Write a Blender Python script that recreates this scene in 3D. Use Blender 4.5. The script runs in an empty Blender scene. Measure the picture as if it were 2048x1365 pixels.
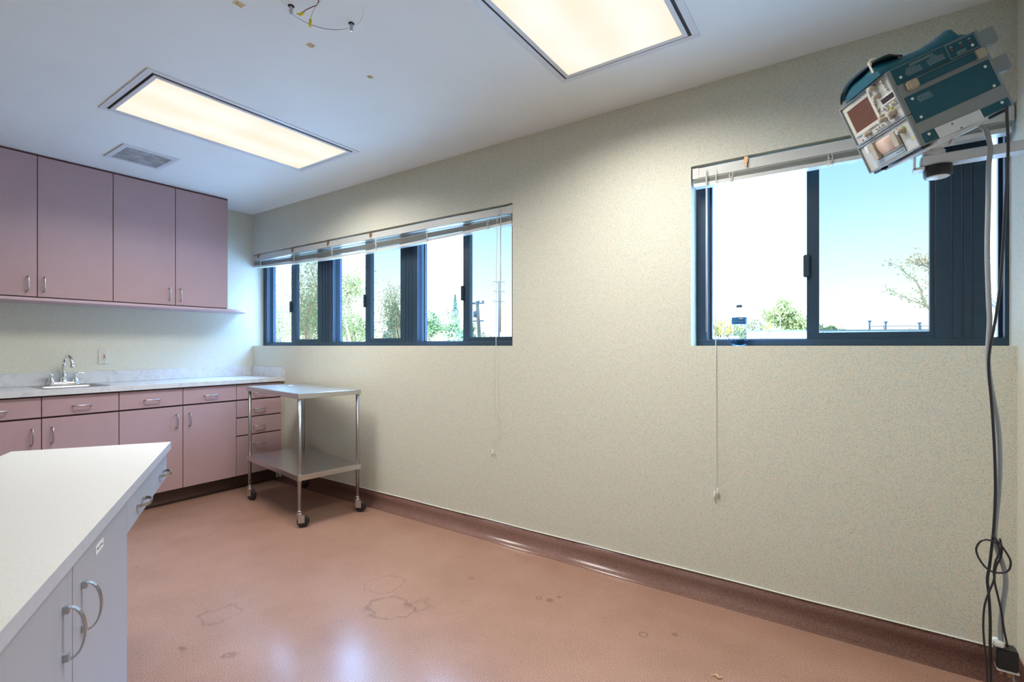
import bpy, bmesh, math, random
from mathutils import Vector, Matrix
random.seed(7)
PI = math.pi
SC = bpy.context.scene
COL = SC.collection

# ------------------------------------------------------------------ helpers
def s2l(r, g, b):
    f = lambda c: (c/12.92 if c <= 0.04045 else ((c+0.055)/1.055)**2.4)
    return (f(r/255), f(g/255), f(b/255), 1.0)

class NT:
    def __init__(self, name):
        self.m = bpy.data.materials.new(name); self.m.use_nodes = True
        self.t = self.m.node_tree; self.n = self.t.nodes; self.l = self.t.links
        self.b = self.n.get('Principled BSDF'); self.out = self.n.get('Material Output')
    def add(self, typ, **kw):
        nd = self.n.new(typ)
        for k, v in kw.items():
            if k.startswith('_'): nd.inputs[k[1:]].default_value = v
            else: setattr(nd, k, v)
        return nd
    def link(self, a, ao, b, bi): self.l.new(a.outputs[ao], b.inputs[bi])
    def coord(self): 
        c = self.add('ShaderNodeNewGeometry'); return c
    def ramp(self, stops):
        r = self.add('ShaderNodeValToRGB'); e = r.color_ramp.elements
        while len(e) < len(stops): e.new(0.5)
        for i, (p, c) in enumerate(stops): e[i].position = p; e[i].color = c
        return r

def mat(name, col, rough=0.5, metal=0.0, spec=0.5, noise=0.0, nscale=40, bump=0.0, coat=0.0, aniso=None):
    k = NT(name); b = k.b
    b.inputs['Base Color'].default_value = col
    b.inputs['Roughness'].default_value = rough
    b.inputs['Metallic'].default_value = metal
    b.inputs['Specular IOR Level'].default_value = spec
    if coat: b.inputs['Coat Weight'].default_value = coat; b.inputs['Coat Roughness'].default_value = 0.1
    tc = k.add('ShaderNodeTexCoord')
    ns = k.add('ShaderNodeTexNoise', _Scale=nscale, _Detail=4.0)
    if aniso:
        mp = k.add('ShaderNodeMapping'); mp.inputs['Scale'].default_value = aniso
        k.link(tc, 'Object', mp, 'Vector'); k.link(mp, 'Vector', ns, 'Vector')
    else: k.link(tc, 'Object', ns, 'Vector')
    a = max(noise, 0.02)
    r = k.ramp([(0.3, tuple(c*(1-a) for c in col[:3])+(1,)), (0.7, tuple(min(1, c*(1+a)) for c in col[:3])+(1,))])
    k.link(ns, 'Fac', r, 'Fac'); k.link(r, 'Color', b, 'Base Color')
    if bump:
        bp = k.add('ShaderNodeBump', _Strength=bump, _Distance=0.002)
        k.link(ns, 'Fac', bp, 'Height'); k.link(bp, 'Normal', b, 'Normal')
    return k.m

def box(bm, x0, x1, y0, y1, z0, z1, bev=0.0):
    r = bmesh.ops.create_cube(bm, size=1.0)
    vs = r['verts']
    for v in vs:
        v.co = Vector((x0+(v.co.x+.5)*(x1-x0), y0+(v.co.y+.5)*(y1-y0), z0+(v.co.z+.5)*(z1-z0)))
    if bev:
        es = {e for v in vs for e in v.link_edges}
        bmesh.ops.bevel(bm, geom=list(es), offset=bev, segments=2, affect='EDGES', clamp_overlap=True)

def tube(bm, pts, r, seg=8, cap=True, smooth=True):
    pts = [Vector(p) for p in pts]
    rad = r if isinstance(r, (list, tuple)) else [r]*len(pts)
    rings = []; n = len(pts); ref = None
    for i, p in enumerate(pts):
        t = (pts[min(i+1, n-1)]-pts[max(i-1, 0)])
        if t.length < 1e-9: t = Vector((0, 0, 1))
        t.normalize()
        if ref is None:
            ref = Vector((0, 0, 1)) if abs(t.z) < .9 else Vector((1, 0, 0))
        u = (ref-t*ref.dot(t))
        if u.length < 1e-6: u = t.orthogonal()
        u.normalize(); ref = u; w = t.cross(u)
        rings.append([bm.verts.new(p+(u*math.cos(2*PI*k/seg)+w*math.sin(2*PI*k/seg))*rad[i]) for k in range(seg)])
    for a, b in zip(rings, rings[1:]):
        for k in range(seg):
            f = bm.faces.new((a[k], a[(k+1) % seg], b[(k+1) % seg], b[k])); f.smooth = smooth
    if cap:
        bm.faces.new(rings[0][::-1]); bm.faces.new(rings[-1])

def spline(pts, k=6):
    P = [Vector(p) for p in pts]; out = []
    for i in range(len(P)-1):
        p0, p1, p2, p3 = P[max(i-1, 0)], P[i], P[i+1], P[min(i+2, len(P)-1)]
        for j in range(k):
            t = j/k
            out.append(0.5*((2*p1)+(p2-p0)*t+(2*p0-5*p1+4*p2-p3)*t*t+(3*p1-p0-3*p2+p3)*t**3))
    out.append(P[-1]); return out

def lathe(bm, prof, origin=(0, 0, 0), axis='Z', seg=24):
    o = Vector(origin); rings = []
    def pt(r, h, a):
        c, s = r*math.cos(a), r*math.sin(a)
        return o+(Vector((c, s, h)) if axis == 'Z' else Vector((h, c, s)) if axis == 'X' else Vector((c, h, s)))
    for (r, h) in prof: rings.append([bm.verts.new(pt(max(r, 1e-5), h, 2*PI*k/seg)) for k in range(seg)])
    for a, b in zip(rings, rings[1:]):
        for k in range(seg):
            f = bm.faces.new((a[k], a[(k+1) % seg], b[(k+1) % seg], b[k])); f.smooth = True
    if prof[0][0] > 1e-4: bm.faces.new(rings[0][::-1])
    if prof[-1][0] > 1e-4: bm.faces.new(rings[-1])

def cyl(bm, p0, p1, r, seg=16): tube(bm, [p0, p1], r, seg)

def prism(bm, poly, z0, z1):
    a = [bm.verts.new((x, y, z0)) for x, y in poly]; b = [bm.verts.new((x, y, z1)) for x, y in poly]
    bm.faces.new(a[::-1]); bm.faces.new(b)
    n = len(poly)
    for i in range(n): bm.faces.new((a[i], a[(i+1) % n], b[(i+1) % n], b[i]))

def obj(name, fn, m, parent=None, bev=0.0, label=None, origin=None):
    bm = bmesh.new(); fn(bm)
    bmesh.ops.recalc_face_normals(bm, faces=bm.faces)
    me = bpy.data.meshes.new(name)
    if origin is not None: bmesh.ops.translate(bm, verts=bm.verts, vec=-Vector(origin))
    bm.to_mesh(me); bm.free()
    o = bpy.data.objects.new(name, me); COL.objects.link(o)
    for mm in (m if isinstance(m, (list, tuple)) else [m]): me.materials.append(mm)
    if parent: o.parent = parent
    if origin is not None: o.location = origin
    if bev:
        b = o.modifiers.new('bevel', 'BEVEL'); b.width = bev; b.segments = 2; b.limit_method = 'ANGLE'
    if label: o['label'] = label
    return o

def tag(o, label, cat, group=None, kind=None):
    o['label'] = label; o['category'] = cat
    if group: o['group'] = group
    if kind: o['kind'] = kind
    return o

def thing(name, label, cat, loc=(0, 0, 0), rotz=0, group=None, kind=None):
    o = bpy.data.objects.new(name, None); COL.objects.link(o)
    o.location = loc; o.rotation_euler = (0, 0, rotz); o.empty_display_size = .1
    return tag(o, label, cat, group, kind)

def struct(name, fn, m, **kw):
    o = obj(name, fn, m, **kw); o['kind'] = 'structure'; return o

def copytree(o, parent=None):
    c = o.copy(); COL.objects.link(c)
    if parent: c.parent = parent
    for ch in [x for x in bpy.data.objects if x.parent == o]: copytree(ch, c)
    return c

def B(*a, **k): return lambda bm: box(bm, *a, **k)
def BS(*bs): return lambda bm: [box(bm, *b) for b in bs]

# ------------------------------------------------------------------ room numbers
CX = -4.666; WY = 2.438; RX = 0.494; BY = -1.5; H = 2.44
CAMZ = 1.194

# ------------------------------------------------------------------ materials
def m_wall(name, base):
    k = NT(name); b = k.b
    tc = k.add('ShaderNodeTexCoord')
    n1 = k.add('ShaderNodeTexNoise', _Scale=230.0, _Detail=2.0, _Roughness=0.6)
    n2 = k.add('ShaderNodeTexNoise', _Scale=90.0, _Detail=1.0)
    k.link(tc, 'Object', n1, 'Vector'); k.link(tc, 'Object', n2, 'Vector')
    c = base
    r1 = k.ramp([(0.36, (c[0]*.76, c[1]*.82, c[2]*.82, 1)), (0.45, (c[0]*.97, c[1]*.98, c[2]*.98, 1)), (0.6, (min(1, c[0]*1.08), min(1, c[1]*1.07), c[2]*1.06, 1))])
    k.link(n1, 'Fac', r1, 'Fac')
    r2 = k.ramp([(0.4, (1.04, .99, .95, 1)), (0.6, (.97, 1.0, 1.0, 1))])
    k.link(n2, 'Fac', r2, 'Fac')
    mx = k.add('ShaderNodeMixRGB', blend_type='MULTIPLY'); mx.inputs['Fac'].default_value = 1
    k.link(r1, 'Color', mx, 'Color1'); k.link(r2, 'Color', mx, 'Color2')
    k.link(mx, 'Color', b, 'Base Color')
    b.inputs['Roughness'].default_value = .6; b.inputs['Specular IOR Level'].default_value = .3
    bp = k.add('ShaderNodeBump', _Strength=.25, _Distance=.001); k.link(n1, 'Fac', bp, 'Height'); k.link(bp, 'Normal', b, 'Normal')
    return k.m

WALL = m_wall('speckled_vinyl_wallcovering', (.655, .655, .565))
CEIL = mat('ceiling_paint', (.79, .81, .785, 1), .75, noise=.015, nscale=3)

def m_floor(name, base, spots=True):
    k = NT(name); b = k.b
    g = k.add('ShaderNodeNewGeometry')
    n1 = k.add('ShaderNodeTexNoise', _Scale=300.0, _Detail=2.0)
    n2 = k.add('ShaderNodeTexNoise', _Scale=2.2, _Detail=5.0, _Roughness=.6)
    n3 = k.add('ShaderNodeTexNoise', _Scale=14.0, _Detail=6.0, _Roughness=.7)
    for n in (n1, n2, n3): k.link(g, 'Position', n, 'Vector')
    c = base
    r1 = k.ramp([(0.34, (c[0]*.62, c[1]*.56, c[2]*.56, 1)), (0.5, (c[0], c[1], c[2], 1)), (0.66, (c[0]*1.3, c[1]*1.4, c[2]*1.45, 1))])
    k.link(n1, 'Fac', r1, 'Fac')
    r2 = k.ramp([(0.35, (.90, .88, .86, 1)), (0.6, (1.04, 1.04, 1.04, 1))]); k.link(n2, 'Fac', r2, 'Fac')
    r3 = k.ramp([(0.27, (.72, .68, .66, 1)), (0.36, (1, 1, 1, 1))]); k.link(n3, 'Fac', r3, 'Fac')
    mx = k.add('ShaderNodeMixRGB', blend_type='MULTIPLY'); mx.inputs['Fac'].default_value = 1
    mx2 = k.add('ShaderNodeMixRGB', blend_type='MULTIPLY'); mx2.inputs['Fac'].default_value = 1
    k.link(r1, 'Color', mx, 'Color1'); k.link(r2, 'Color', mx, 'Color2')
    k.link(mx, 'Color', mx2, 'Color1'); k.link(r3, 'Color', mx2, 'Color2')
    last = mx2
    if spots:
        # distorted position for dried water rings and scuffs
        nd = k.add('ShaderNodeTexNoise', _Scale=9.0, _Detail=5.0); k.link(g, 'Position', nd, 'Vector')
        sub = k.add('ShaderNodeVectorMath', operation='SUBTRACT'); k.link(nd, 'Color', sub, 0); sub.inputs[1].default_value = (.5, .5, .5)
        scl = k.add('ShaderNodeVectorMath', operation='SCALE'); k.link(sub, 'Vector', scl, 0); scl.inputs['Scale'].default_value = .16
        addv = k.add('ShaderNodeVectorMath', operation='ADD'); k.link(g, 'Position', addv, 0); k.link(scl, 'Vector', addv, 1)
        for (x, y, r, w, d, wob) in [(-1.72, 1.52, .10, .012, .72, 1), (-1.90, 1.66, .09, .008, .84, 1), (-1.62, 1.60, .05, .02, .85, 1),
                                (-.696, 1.973, .016, .005, .6, 0), (-.589, 2.047, .008, .008, .62, 0), (-1.204, 1.978, .012, .005, .6, 0),
                                (-1.152, 1.992, .010, .012, .62, 0), (-1.13, 2.04, .006, .008, .62, 0), (-1.593, 1.952, .010, .006, .72, 0), (-2.3, 1.05, .08, .01, .8, 1),
                                (-1.95, .95, .02, .02, .7, 1), (-2.15, .85, .01, .02, .62, 1)]:
            dist = k.add('ShaderNodeVectorMath', operation='DISTANCE')
            k.link(addv if wob else g, 'Vector' if wob else 'Position', dist, 0)
            dist.inputs[1].default_value = (x, y, 0)
            sb = k.add('ShaderNodeMath', operation='SUBTRACT'); k.link(dist, 'Value', sb, 0); sb.inputs[1].default_value = r
            ab = k.add('ShaderNodeMath', operation='ABSOLUTE'); k.link(sb, 'Value', ab, 0)
            mr = k.add('ShaderNodeMapRange'); mr.inputs['From Min'].default_value = 0; mr.inputs['From Max'].default_value = w
            mr.inputs['To Min'].default_value = d; mr.inputs['To Max'].default_value = 1; k.link(ab, 'Value', mr, 'Value')
            mm = k.add('ShaderNodeMixRGB', blend_type='MULTIPLY'); mm.inputs['Fac'].default_value = 1
            k.link(last, 'Color', mm, 'Color1'); k.link(mr, 'Result', mm, 'Color2'); last = mm
    k.link(last, 'Color', b, 'Base Color')
    rr = k.add('ShaderNodeMapRange', interpolation_type='SMOOTHSTEP'); nr = k.add('ShaderNodeTexNoise', _Scale=3.0, _Detail=2.0); k.link(g, 'Position', nr, 'Vector'); k.link(nr, 'Fac', rr, 'Value')
    rr.inputs['From Min'].default_value = .15; rr.inputs['From Max'].default_value = .85; rr.inputs['To Min'].default_value = .185; rr.inputs['To Max'].default_value = .25; k.link(rr, 'Result', b, 'Roughness')
    b.inputs['Specular IOR Level'].default_value = .5
    nb = k.add('ShaderNodeTexNoise', _Scale=55.0, _Detail=3.0); k.link(g, 'Position', nb, 'Vector')
    bp = k.add('ShaderNodeBump', _Strength=.07, _Distance=.002); k.link(nb, 'Fac', bp, 'Height'); k.link(bp, 'Normal', b, 'Normal')
    return k.m

FLOOR = m_floor('terracotta_sheet_vinyl', (.355, .205, .15))
COVE = m_floor('maroon_cove_vinyl', (.235, .128, .105), spots=False)
KICK = mat('brown_toe_kick_vinyl', (.085, .045, .035, 1), .4, noise=.15, nscale=300)
PINK = mat('mauve_laminate', (.44, .295, .30, 1), .42, noise=.02, nscale=8, spec=.4)
PINKL = mat('mauve_laminate_underside', (.55, .40, .44, 1), .5)
MAROON = mat('maroon_edge_band', (.085, .03, .038, 1), .5)
CHROME = mat('chrome', (.86, .87, .88, 1), .08, 1.0)
SATIN = mat('satin_nickel', (.55, .54, .53, 1), .28, 1.0)
STEEL = mat('brushed_stainless_steel', (.62, .61, .59, 1), .27, 1.0, noise=.06, nscale=30, aniso=(1, 20, 20))
LEGM = mat('dull_steel_tube', (.40, .39, .38, 1), .36, 1.0)
SINKM = mat('sink_steel', (.50, .50, .50, 1), .42, 1.0)
def m_marble():
    k = NT('grey_white_marbled_laminate'); b = k.b
    g = k.add('ShaderNodeNewGeometry'); n = k.add('ShaderNodeTexNoise', _Scale=16.0, _Detail=6.0, _Roughness=.62, _Distortion=1.0)
    k.link(g, 'Position', n, 'Vector')
    r = k.ramp([(.3, (.52, .53, .55, 1)), (.5, (.64, .65, .66, 1)), (.7, (.69, .69, .69, 1))]); k.link(n, 'Fac', r, 'Fac'); k.link(r, 'Color', b, 'Base Color')
    b.inputs['Roughness'].default_value = .35; return k.m
MARBLE = m_marble()
CREAM = mat('cream_laminate_top', (.70, .68, .63, 1), .38, noise=.05, nscale=70, aniso=(1, 6, 1))
WHITEL = mat('off_white_laminate', (.37, .375, .41, 1), .42, noise=.02, nscale=50, aniso=(1, 1, .1))
EDGE = mat('grey_white_edge_band', (.46, .475, .52, 1), .4, noise=.05, nscale=60)
NAVY = mat('navy_frame_glare_tint', (.022, .047, .076, 1), .42, 0.0, spec=.4, noise=.05, nscale=20)  # blue of the window glare is mixed into the dark frame colour
WHITEP = mat('white_plastic', (.78, .78, .74, 1), .35)
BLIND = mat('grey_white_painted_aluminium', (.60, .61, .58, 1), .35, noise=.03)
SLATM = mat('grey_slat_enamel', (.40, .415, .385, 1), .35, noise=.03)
CORD = mat('white_cord', (.75, .74, .70, 1), .7)
WAND = mat('clear_grey_plastic_wand', (.55, .58, .60, 1), .2)
BRASS = mat('tarnished_brass', (.42, .24, .13, 1), .4, .7)
ALU = mat('white_enamelled_metal', (.66, .68, .70, 1), .35)
BLACK = mat('black_shadow_gap', (.006, .006, .007, 1), .6)
BLACKP = mat('black_plastic', (.012, .013, .015, 1), .4)
RUBBER = mat('black_rubber', (.012, .012, .013, 1), .55)
PLAT = mat('ivory_outlet_plastic', (.66, .66, .60, 1), .35)
RED = mat('red_plastic', (.5, .02, .03, 1), .4)
YEL = mat('yellow_wire_nut_plastic', (.80, .62, .02, 1), .4)
REDW = mat('maroon_wire_sheath', (.19, .02, .04, 1), .4)
WHW = mat('white_wire_sheath', (.68, .64, .58, 1), .4)
TAPE = mat('yellowed_masking_tape', (.66, .50, .27, 1), .7, noise=.12, nscale=90)
INK = mat('black_ink', (.02, .018, .016, 1), .8)
PENCIL = mat('grey_blue_scribe_line', (.13, .16, .20, 1), .8)
GREYC = mat('grey_case_enamel', (.25, .275, .285, 1), .45, noise=.05, nscale=200)
TEAL = mat('teal_textured_panel', (.004, .082, .125, 1), .5, noise=.05, nscale=400, bump=.2)
TEALV = mat('teal_vinyl_pouch', (.004, .095, .14, 1), .33, noise=.05, nscale=20, bump=.2)
PANEL = mat('silver_grey_control_panel', (.55, .58, .56, 1), .45, .0, noise=.03)
KNOB = mat('beige_knob_plastic', (.46, .40, .31, 1), .4)
BTN = mat('cream_button_plastic', (.62, .59, .49, 1), .4)
CRT = mat('brown_cathode_screen', (.12, .028, .012, 1), .22, noise=.08, nscale=5)
LED = mat('dark_readout_window', (.02, .008, .012, 1), .15)
PAPER = mat('pink_chart_paper', (.72, .54, .44, 1), .7)
YLAB = mat('pale_yellow_label', (.62, .60, .25, 1), .6)
WTXT = mat('white_silkscreen', (.42, .47, .47, 1), .6)
DTXT = mat('grey_silkscreen', (.16, .18, .22, 1), .6)
CABG = mat('grey_cable_sheath', (.30, .32, .33, 1), .38)
CABB = mat('black_cable_sheath', (.018, .020, .025, 1), .3)
def m_glass(name, tint, gl=.06):
    k = NT(name); k.n.remove(k.b)
    t = k.add('ShaderNodeBsdfTransparent', _Color=tint+(1,)); g = k.add('ShaderNodeBsdfGlossy', _Roughness=.02)
    lw = k.add('ShaderNodeLayerWeight', _Blend=.12)
    mx = k.add('ShaderNodeMixShader'); mlt = k.add('ShaderNodeMath', operation='MULTIPLY'); mlt.inputs[1].default_value = .35
    k.link(lw, 'Fresnel', mlt, 0); k.link(mlt, 'Value', mx, 'Fac'); k.link(t, 'BSDF', mx, 1); k.link(g, 'BSDF', mx, 2)
    k.link(mx, 'Shader', k.out, 'Surface'); return k.m
GLASS = m_glass('clear_window_glass', (.97, .985, .99))
def m_screen():
    k = NT('insect_screen_mesh'); k.n.remove(k.b)
    tr = k.add('ShaderNodeBsdfTransparent', _Color=(.60, .61, .55, 1)); d = k.add('ShaderNodeBsdfDiffuse', _Color=(.25, .35, .42, 1))
    mx = k.add('ShaderNodeMixShader'); mx.inputs['Fac'].default_value = .06
    k.link(tr, 'BSDF', mx, 1); k.link(d, 'BSDF', mx, 2); k.link(mx, 'Shader', k.out, 'Surface'); return k.m
SCREEN = m_screen()
def m_bottle():
    k = NT('clear_bottle_plastic'); k.n.remove(k.b)
    t = k.add('ShaderNodeBsdfTransparent', _Color=(.90, .95, .97, 1)); g = k.add('ShaderNodeBsdfGlossy', _Roughness=.06)
    lw = k.add('ShaderNodeLayerWeight', _Blend=.35); mx = k.add('ShaderNodeMixShader'); ml = k.add('ShaderNodeMath', operation='MULTIPLY'); ml.inputs[1].default_value = .3
    k.link(lw, 'Fresnel', ml, 0); k.link(ml, 'Value', mx, 'Fac'); k.link(t, 'BSDF', mx, 1); k.link(g, 'BSDF', mx, 2); k.link(mx, 'Shader', k.out, 'Surface'); return k.m
BOTTLE = m_bottle()
WATER = m_glass('water', (.45, .68, .88))
BLUEL = mat('blue_bottle_label', (.02, .13, .32, 1), .4)
def m_emit(name, col, s, patt=True):
    k = NT(name); k.n.remove(k.b)
    e = k.add('ShaderNodeEmission', _Strength=s); 
    tc = k.add('ShaderNodeTexCoord'); sp = k.add('ShaderNodeSeparateXYZ'); k.link(tc, 'Object', sp, 'Vector')
    # two fluorescent tubes behind the prismatic lens: brighter bands along the fixture
    ml = k.add('ShaderNodeMath', operation='MULTIPLY'); ml.inputs[1].default_value = 2*PI/.26; k.link(sp, 'X', ml, 0)
    cs = k.add('ShaderNodeMath', operation='COSINE'); k.link(ml, 'Value', cs, 0)
    ns = k.add('ShaderNodeTexNoise', _Scale=3.0, _Detail=1.0); k.link(tc, 'Object', ns, 'Vector')
    ad = k.add('ShaderNodeMath', operation='MULTIPLY_ADD'); ad.inputs[1].default_value = -.16; k.link(cs, 'Value', ad, 0); k.link(ns, 'Fac', ad, 2)
    r = k.ramp([(.25, (col[0]*.97, col[1]*.94, col[2]*.88, 1)), (.75, (col[0]*1.03, col[1]*1.05, col[2]*1.12, 1))])
    k.link(ad, 'Value', r, 'Fac'); k.link(r, 'Color', e, 'Color'); k.link(e, 'Emission', k.out, 'Surface'); return k.m
DIFF = m_emit('lit_prismatic_lens', (1.0, .92, .79), 1.0)

# ------------------------------------------------------------------ room shell
WT = .20
struct('floor', B(CX-WT, RX+WT, BY-WT, WY+WT, -.12, 0), FLOOR)
struct('ceiling', B(CX-WT, RX+WT, BY-WT, WY+WT, H, H+.15), CEIL)
struct('wall_left', B(CX-WT, CX, BY-WT, WY+WT, 0, H), WALL)
struct('wall_right', B(RX, RX+WT, BY-WT, WY+WT, 0, H), WALL)
struct('wall_back', B(CX, RX, BY-WT, BY, 0, H), WALL)
SILL, HEAD = 1.194, 2.06
W1 = (CX, -1.671); W2 = (-.625, RX)
struct('wall_front', BS((CX, RX, WY, WY+WT, 0, SILL), (CX, RX, WY, WY+WT, HEAD, H), (W1[1], W2[0], WY, WY+WT, SILL, HEAD)), WALL)

def cove(bm):
    prof = [(0, .107), (.003, .107), (.005, .06), (.010, .035), (.022, .016), (.038, .006), (.058, .0015), (.058, 0), (0, 0)]
    a = [bm.verts.new((-4.20, WY-d, z)) for d, z in prof]; b = [bm.verts.new((RX, WY-d, z)) for d, z in prof]
    for i in range(len(prof)-1):
        f = bm.faces.new((a[i], a[i+1], b[i+1], b[i])); f.smooth = 0 < i < 6
    bm.faces.new(a); bm.faces.new(b[::-1])
struct('baseboard_front', cove, COVE)
def cove2(bm):
    prof = [(0, .107), (.003, .107), (.005, .06), (.010, .035), (.022, .016), (.038, .006), (.058, .0015), (.058, 0), (0, 0)]
    a = [bm.verts.new((RX-d, BY, z)) for d, z in prof]; b = [bm.verts.new((RX-d, WY, z)) for d, z in prof]
    for i in range(len(prof)-1):
        f = bm.faces.new((a[i], a[i+1], b[i+1], b[i])); f.smooth = 0 < i < 6
    bm.faces.new(a); bm.faces.new(b[::-1])
struct('baseboard_right', cove2, COVE)
def caulk(bm):
    pts = [(-4.15+i*.1, WY-.004+.0006*math.sin(i*1.7), .1085+.0008*math.sin(i*.9)) for i in range(47)]
    tube(bm, [(min(p[0], RX-.01), p[1], p[2]) for p in pts], .0032, 6)
struct('trim_1', caulk, WHITEP)

# ------------------------------------------------------------------ windows
FY = 2.54
def window(name, units, x0, x1, label):
    w = bpy.data.objects.new(name, None); COL.objects.link(w); w['kind'] = 'structure'; w.location = (0, 0, 0)
    w['label'] = label
    def fr(bm):
        box(bm, x0, x1, FY, FY+.09, SILL, SILL+.030); box(bm, x0, x1, FY, FY+.09, 2.005, HEAD)
        for (a, b) in [u for u in units['posts']]: box(bm, a, b, FY, FY+.09, SILL+.03, 2.005)
        for (a, b) in [u for u in units['posts']]:      # small track ribs
            if b-a > .12:
                for t in (.3, .5, .68): box(bm, a+(b-a)*t, a+(b-a)*t+.004, FY-.003, FY, SILL+.03, 2.005)
    obj('frame', fr, NAVY, w, bev=.0015)
    for i, (a, c0, c1, b) in enumerate(units['sash']):
        # outer pane on the left
        zt = 2.005
        if a is not None:
            s = obj('sash', BS((a-.012, a, FY+.045, FY+.07, SILL+.03, zt), (a-.012, c0+.03, FY+.045, FY+.07, SILL+.026, SILL+.034), (c0, c0+.03, FY+.045, FY+.07, SILL+.034, zt)), NAVY, w)
            obj('pane', B(a, c0, FY+.055, FY+.059, SILL+.034, zt), GLASS, s)
        if b is not None:
            s = obj('sash', BS((c0, c1, FY+.008, FY+.04, SILL+.029, zt), (c1-.002, b+.002, FY+.0085, FY+.0395, SILL+.029, SILL+.058), (b, b+.014, FY+.008, FY+.04, SILL+.029, zt)), NAVY, w, bev=.0015)
            obj('pane', B(c1, b, FY+.02, FY+.024, SILL+.058, zt), GLASS, s)
            obj('insect_screen', B(c0+.012, b+.014, FY+.075, FY+.076, SILL+.03, zt), SCREEN, s)
            obj('latch', B(c0-.012, c0+.012, FY-.006, FY+.012, 1.50, 1.60, bev=.003), NAVY, s)
    return w
window('window_1', {'posts': [(CX, -4.60), (-3.79, -3.575), (-2.755, -2.58), (-1.74, W1[1])],
       'sash': [(-4.573, -4.202, -4.122, -3.80), (-3.545, -3.166, -3.106, -2.765), (-2.547, -2.153, -2.096, -1.752)]}, W1[0], W1[1],
       'wide window of three dark sliding units beside the pink cabinets')
window('window_2', {'posts': [(W2[0], -.575), (.285, .437), (.482, RX)],
       'sash': [(-.56, -.152, -.105, .269), (.447, .472, None, None)]}, W2[0], W2[1],
       'window with dark frame behind the hanging monitor')

# ------------------------------------------------------------------ blinds
def blind(label, x0, x1, bottom, sag, cords, wand, pull, tassels, cordbow, clips, group):
    xm, hl = (x0+x1)/2, (x1-x0)/2
    sg = lambda x: -sag*(1-((x-xm)/hl)**2)
    t = thing('venetian_blind', label, 'window blind', (xm, 2.46, 2.0), 0)
    off = Vector((xm, 2.46, 2.0))
    def P(name, fn, m, par=None):
        o = obj(name, fn, m, None)
        o.data.transform(Matrix.Translation(-off)); o.parent = par or t
        return o
    P('headrail', lambda bm: (box(bm, x0+.004, x1-.004, 2.446, 2.49, 2.002, 2.047, ), box(bm, x0+.002, x0+.03, 2.4435, 2.4925, 1.999, 2.049), box(bm, x1-.03, x1-.002, 2.4435, 2.4925, 1.999, 2.049)), BLIND)
    def slats(bm):
        top_ = bottom+.016+.026; zs = [1.996-(1.996-top_)*q for q in (.25, .55, .85)] + [top_-i*.0022 for i in range(12)]
        N = 16
        for j, z in enumerate(zs):
            prev = None; tl = .012 if j < 3 else .002
            for i in range(N+1):
                x = x0+.008+(x1-x0-.016)*i/N; k = (2.0-z)/(2.0-bottom)
                zz = z+sg(x)*k
                r = [bm.verts.new((x, 2.446+.008*q*2.5, zz+.0015*math.sin(PI*q/2)+tl*(q/2-.5)*.5)) for q in range(3)]
                if prev:
                    for q in range(2): bm.faces.new((prev[q], prev[q+1], r[q+1], r[q]))
                prev = r
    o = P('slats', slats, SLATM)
    sd = o.modifiers.new('thick', 'SOLIDIFY'); sd.thickness = .0011
    def rail(bm):
        N = 16; prev = None
        for i in range(N+1):
            x = x0+.008+(x1-x0-.016)*i/N; z = bottom+sg(x)
            r = [bm.verts.new((x, y, z+h)) for y, h in ((2.444, 0), (2.492, 0), (2.492, .014), (2.444, .016))]
            if prev:
                for q in range(4): bm.faces.new((prev[q], prev[(q+1) % 4], r[(q+1) % 4], r[q]))
            else: bm.faces.new(r)
            prev = r
        bm.faces.new(prev[::-1])
    P('bottom_rail', rail, BLIND)
    for cx in cords:
        def lad(bm):
            zb = bottom+sg(cx)
            for dx in (-.005, .005): tube(bm, [(cx+dx, 2.442, 2.0), (cx+dx*1.6, 2.4405, 1.975), (cx-dx*.8, 2.440, 1.955), (cx+dx, 2.4405, zb-.004)], .0014, 5)
            for q in range(4): tube(bm, [(cx-.010, 2.4405, 1.985-q*.012), (cx+.002*q, 2.438, 1.975-q*.012), (cx+.010, 2.4405, 1.982-q*.012)], .0014, 5)
            box(bm, cx-.012, cx+.012, 2.441, 2.4445, zb-.004, zb+.003)
        P('ladder_cord', lad, CORD)
    (wx, wz) = wand
    P('tilt_wand', lambda bm: (tube(bm, [(wx, 2.438, 2.028), (wx, 2.433, 2.015), (wx, 2.431, 2.0)], .0025, 6), cyl(bm, (wx, 2.431, 2.0), (wx, 2.430, wz), .0038, 6)), WAND)
    pc = P('pull_cord', lambda bm: [tube(bm, spline(c), .0011, 5) for c in pull], CORD)
    for (tx, tz) in tassels:
        P('tassel', lambda bm: lathe(bm, [(.002, .028), (.0035, .024), (.0065, .002), (.006, 0)], (tx, 2.4275, tz), seg=10), WHITEP, pc)
    for c in clips:
        P('valance_clip', lambda bm: (box(bm, c-.008, c+.008, 2.436, 2.445, 2.028, 2.056), box(bm, c-.004, c+.004, 2.432, 2.437, 2.012, 2.040)), BRASS)
    return t
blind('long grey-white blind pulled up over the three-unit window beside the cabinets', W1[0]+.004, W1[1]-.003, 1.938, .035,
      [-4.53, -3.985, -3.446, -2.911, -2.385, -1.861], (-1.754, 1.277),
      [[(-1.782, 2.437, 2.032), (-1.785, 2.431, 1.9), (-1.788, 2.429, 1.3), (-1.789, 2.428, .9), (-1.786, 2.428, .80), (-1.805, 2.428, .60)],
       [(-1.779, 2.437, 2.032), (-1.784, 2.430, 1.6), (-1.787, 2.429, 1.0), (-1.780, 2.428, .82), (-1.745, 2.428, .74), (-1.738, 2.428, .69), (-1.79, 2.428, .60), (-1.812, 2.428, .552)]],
      [(-1.812, .525)], 0, [-4.566, -4.006, -3.498, -2.972], None)
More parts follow.
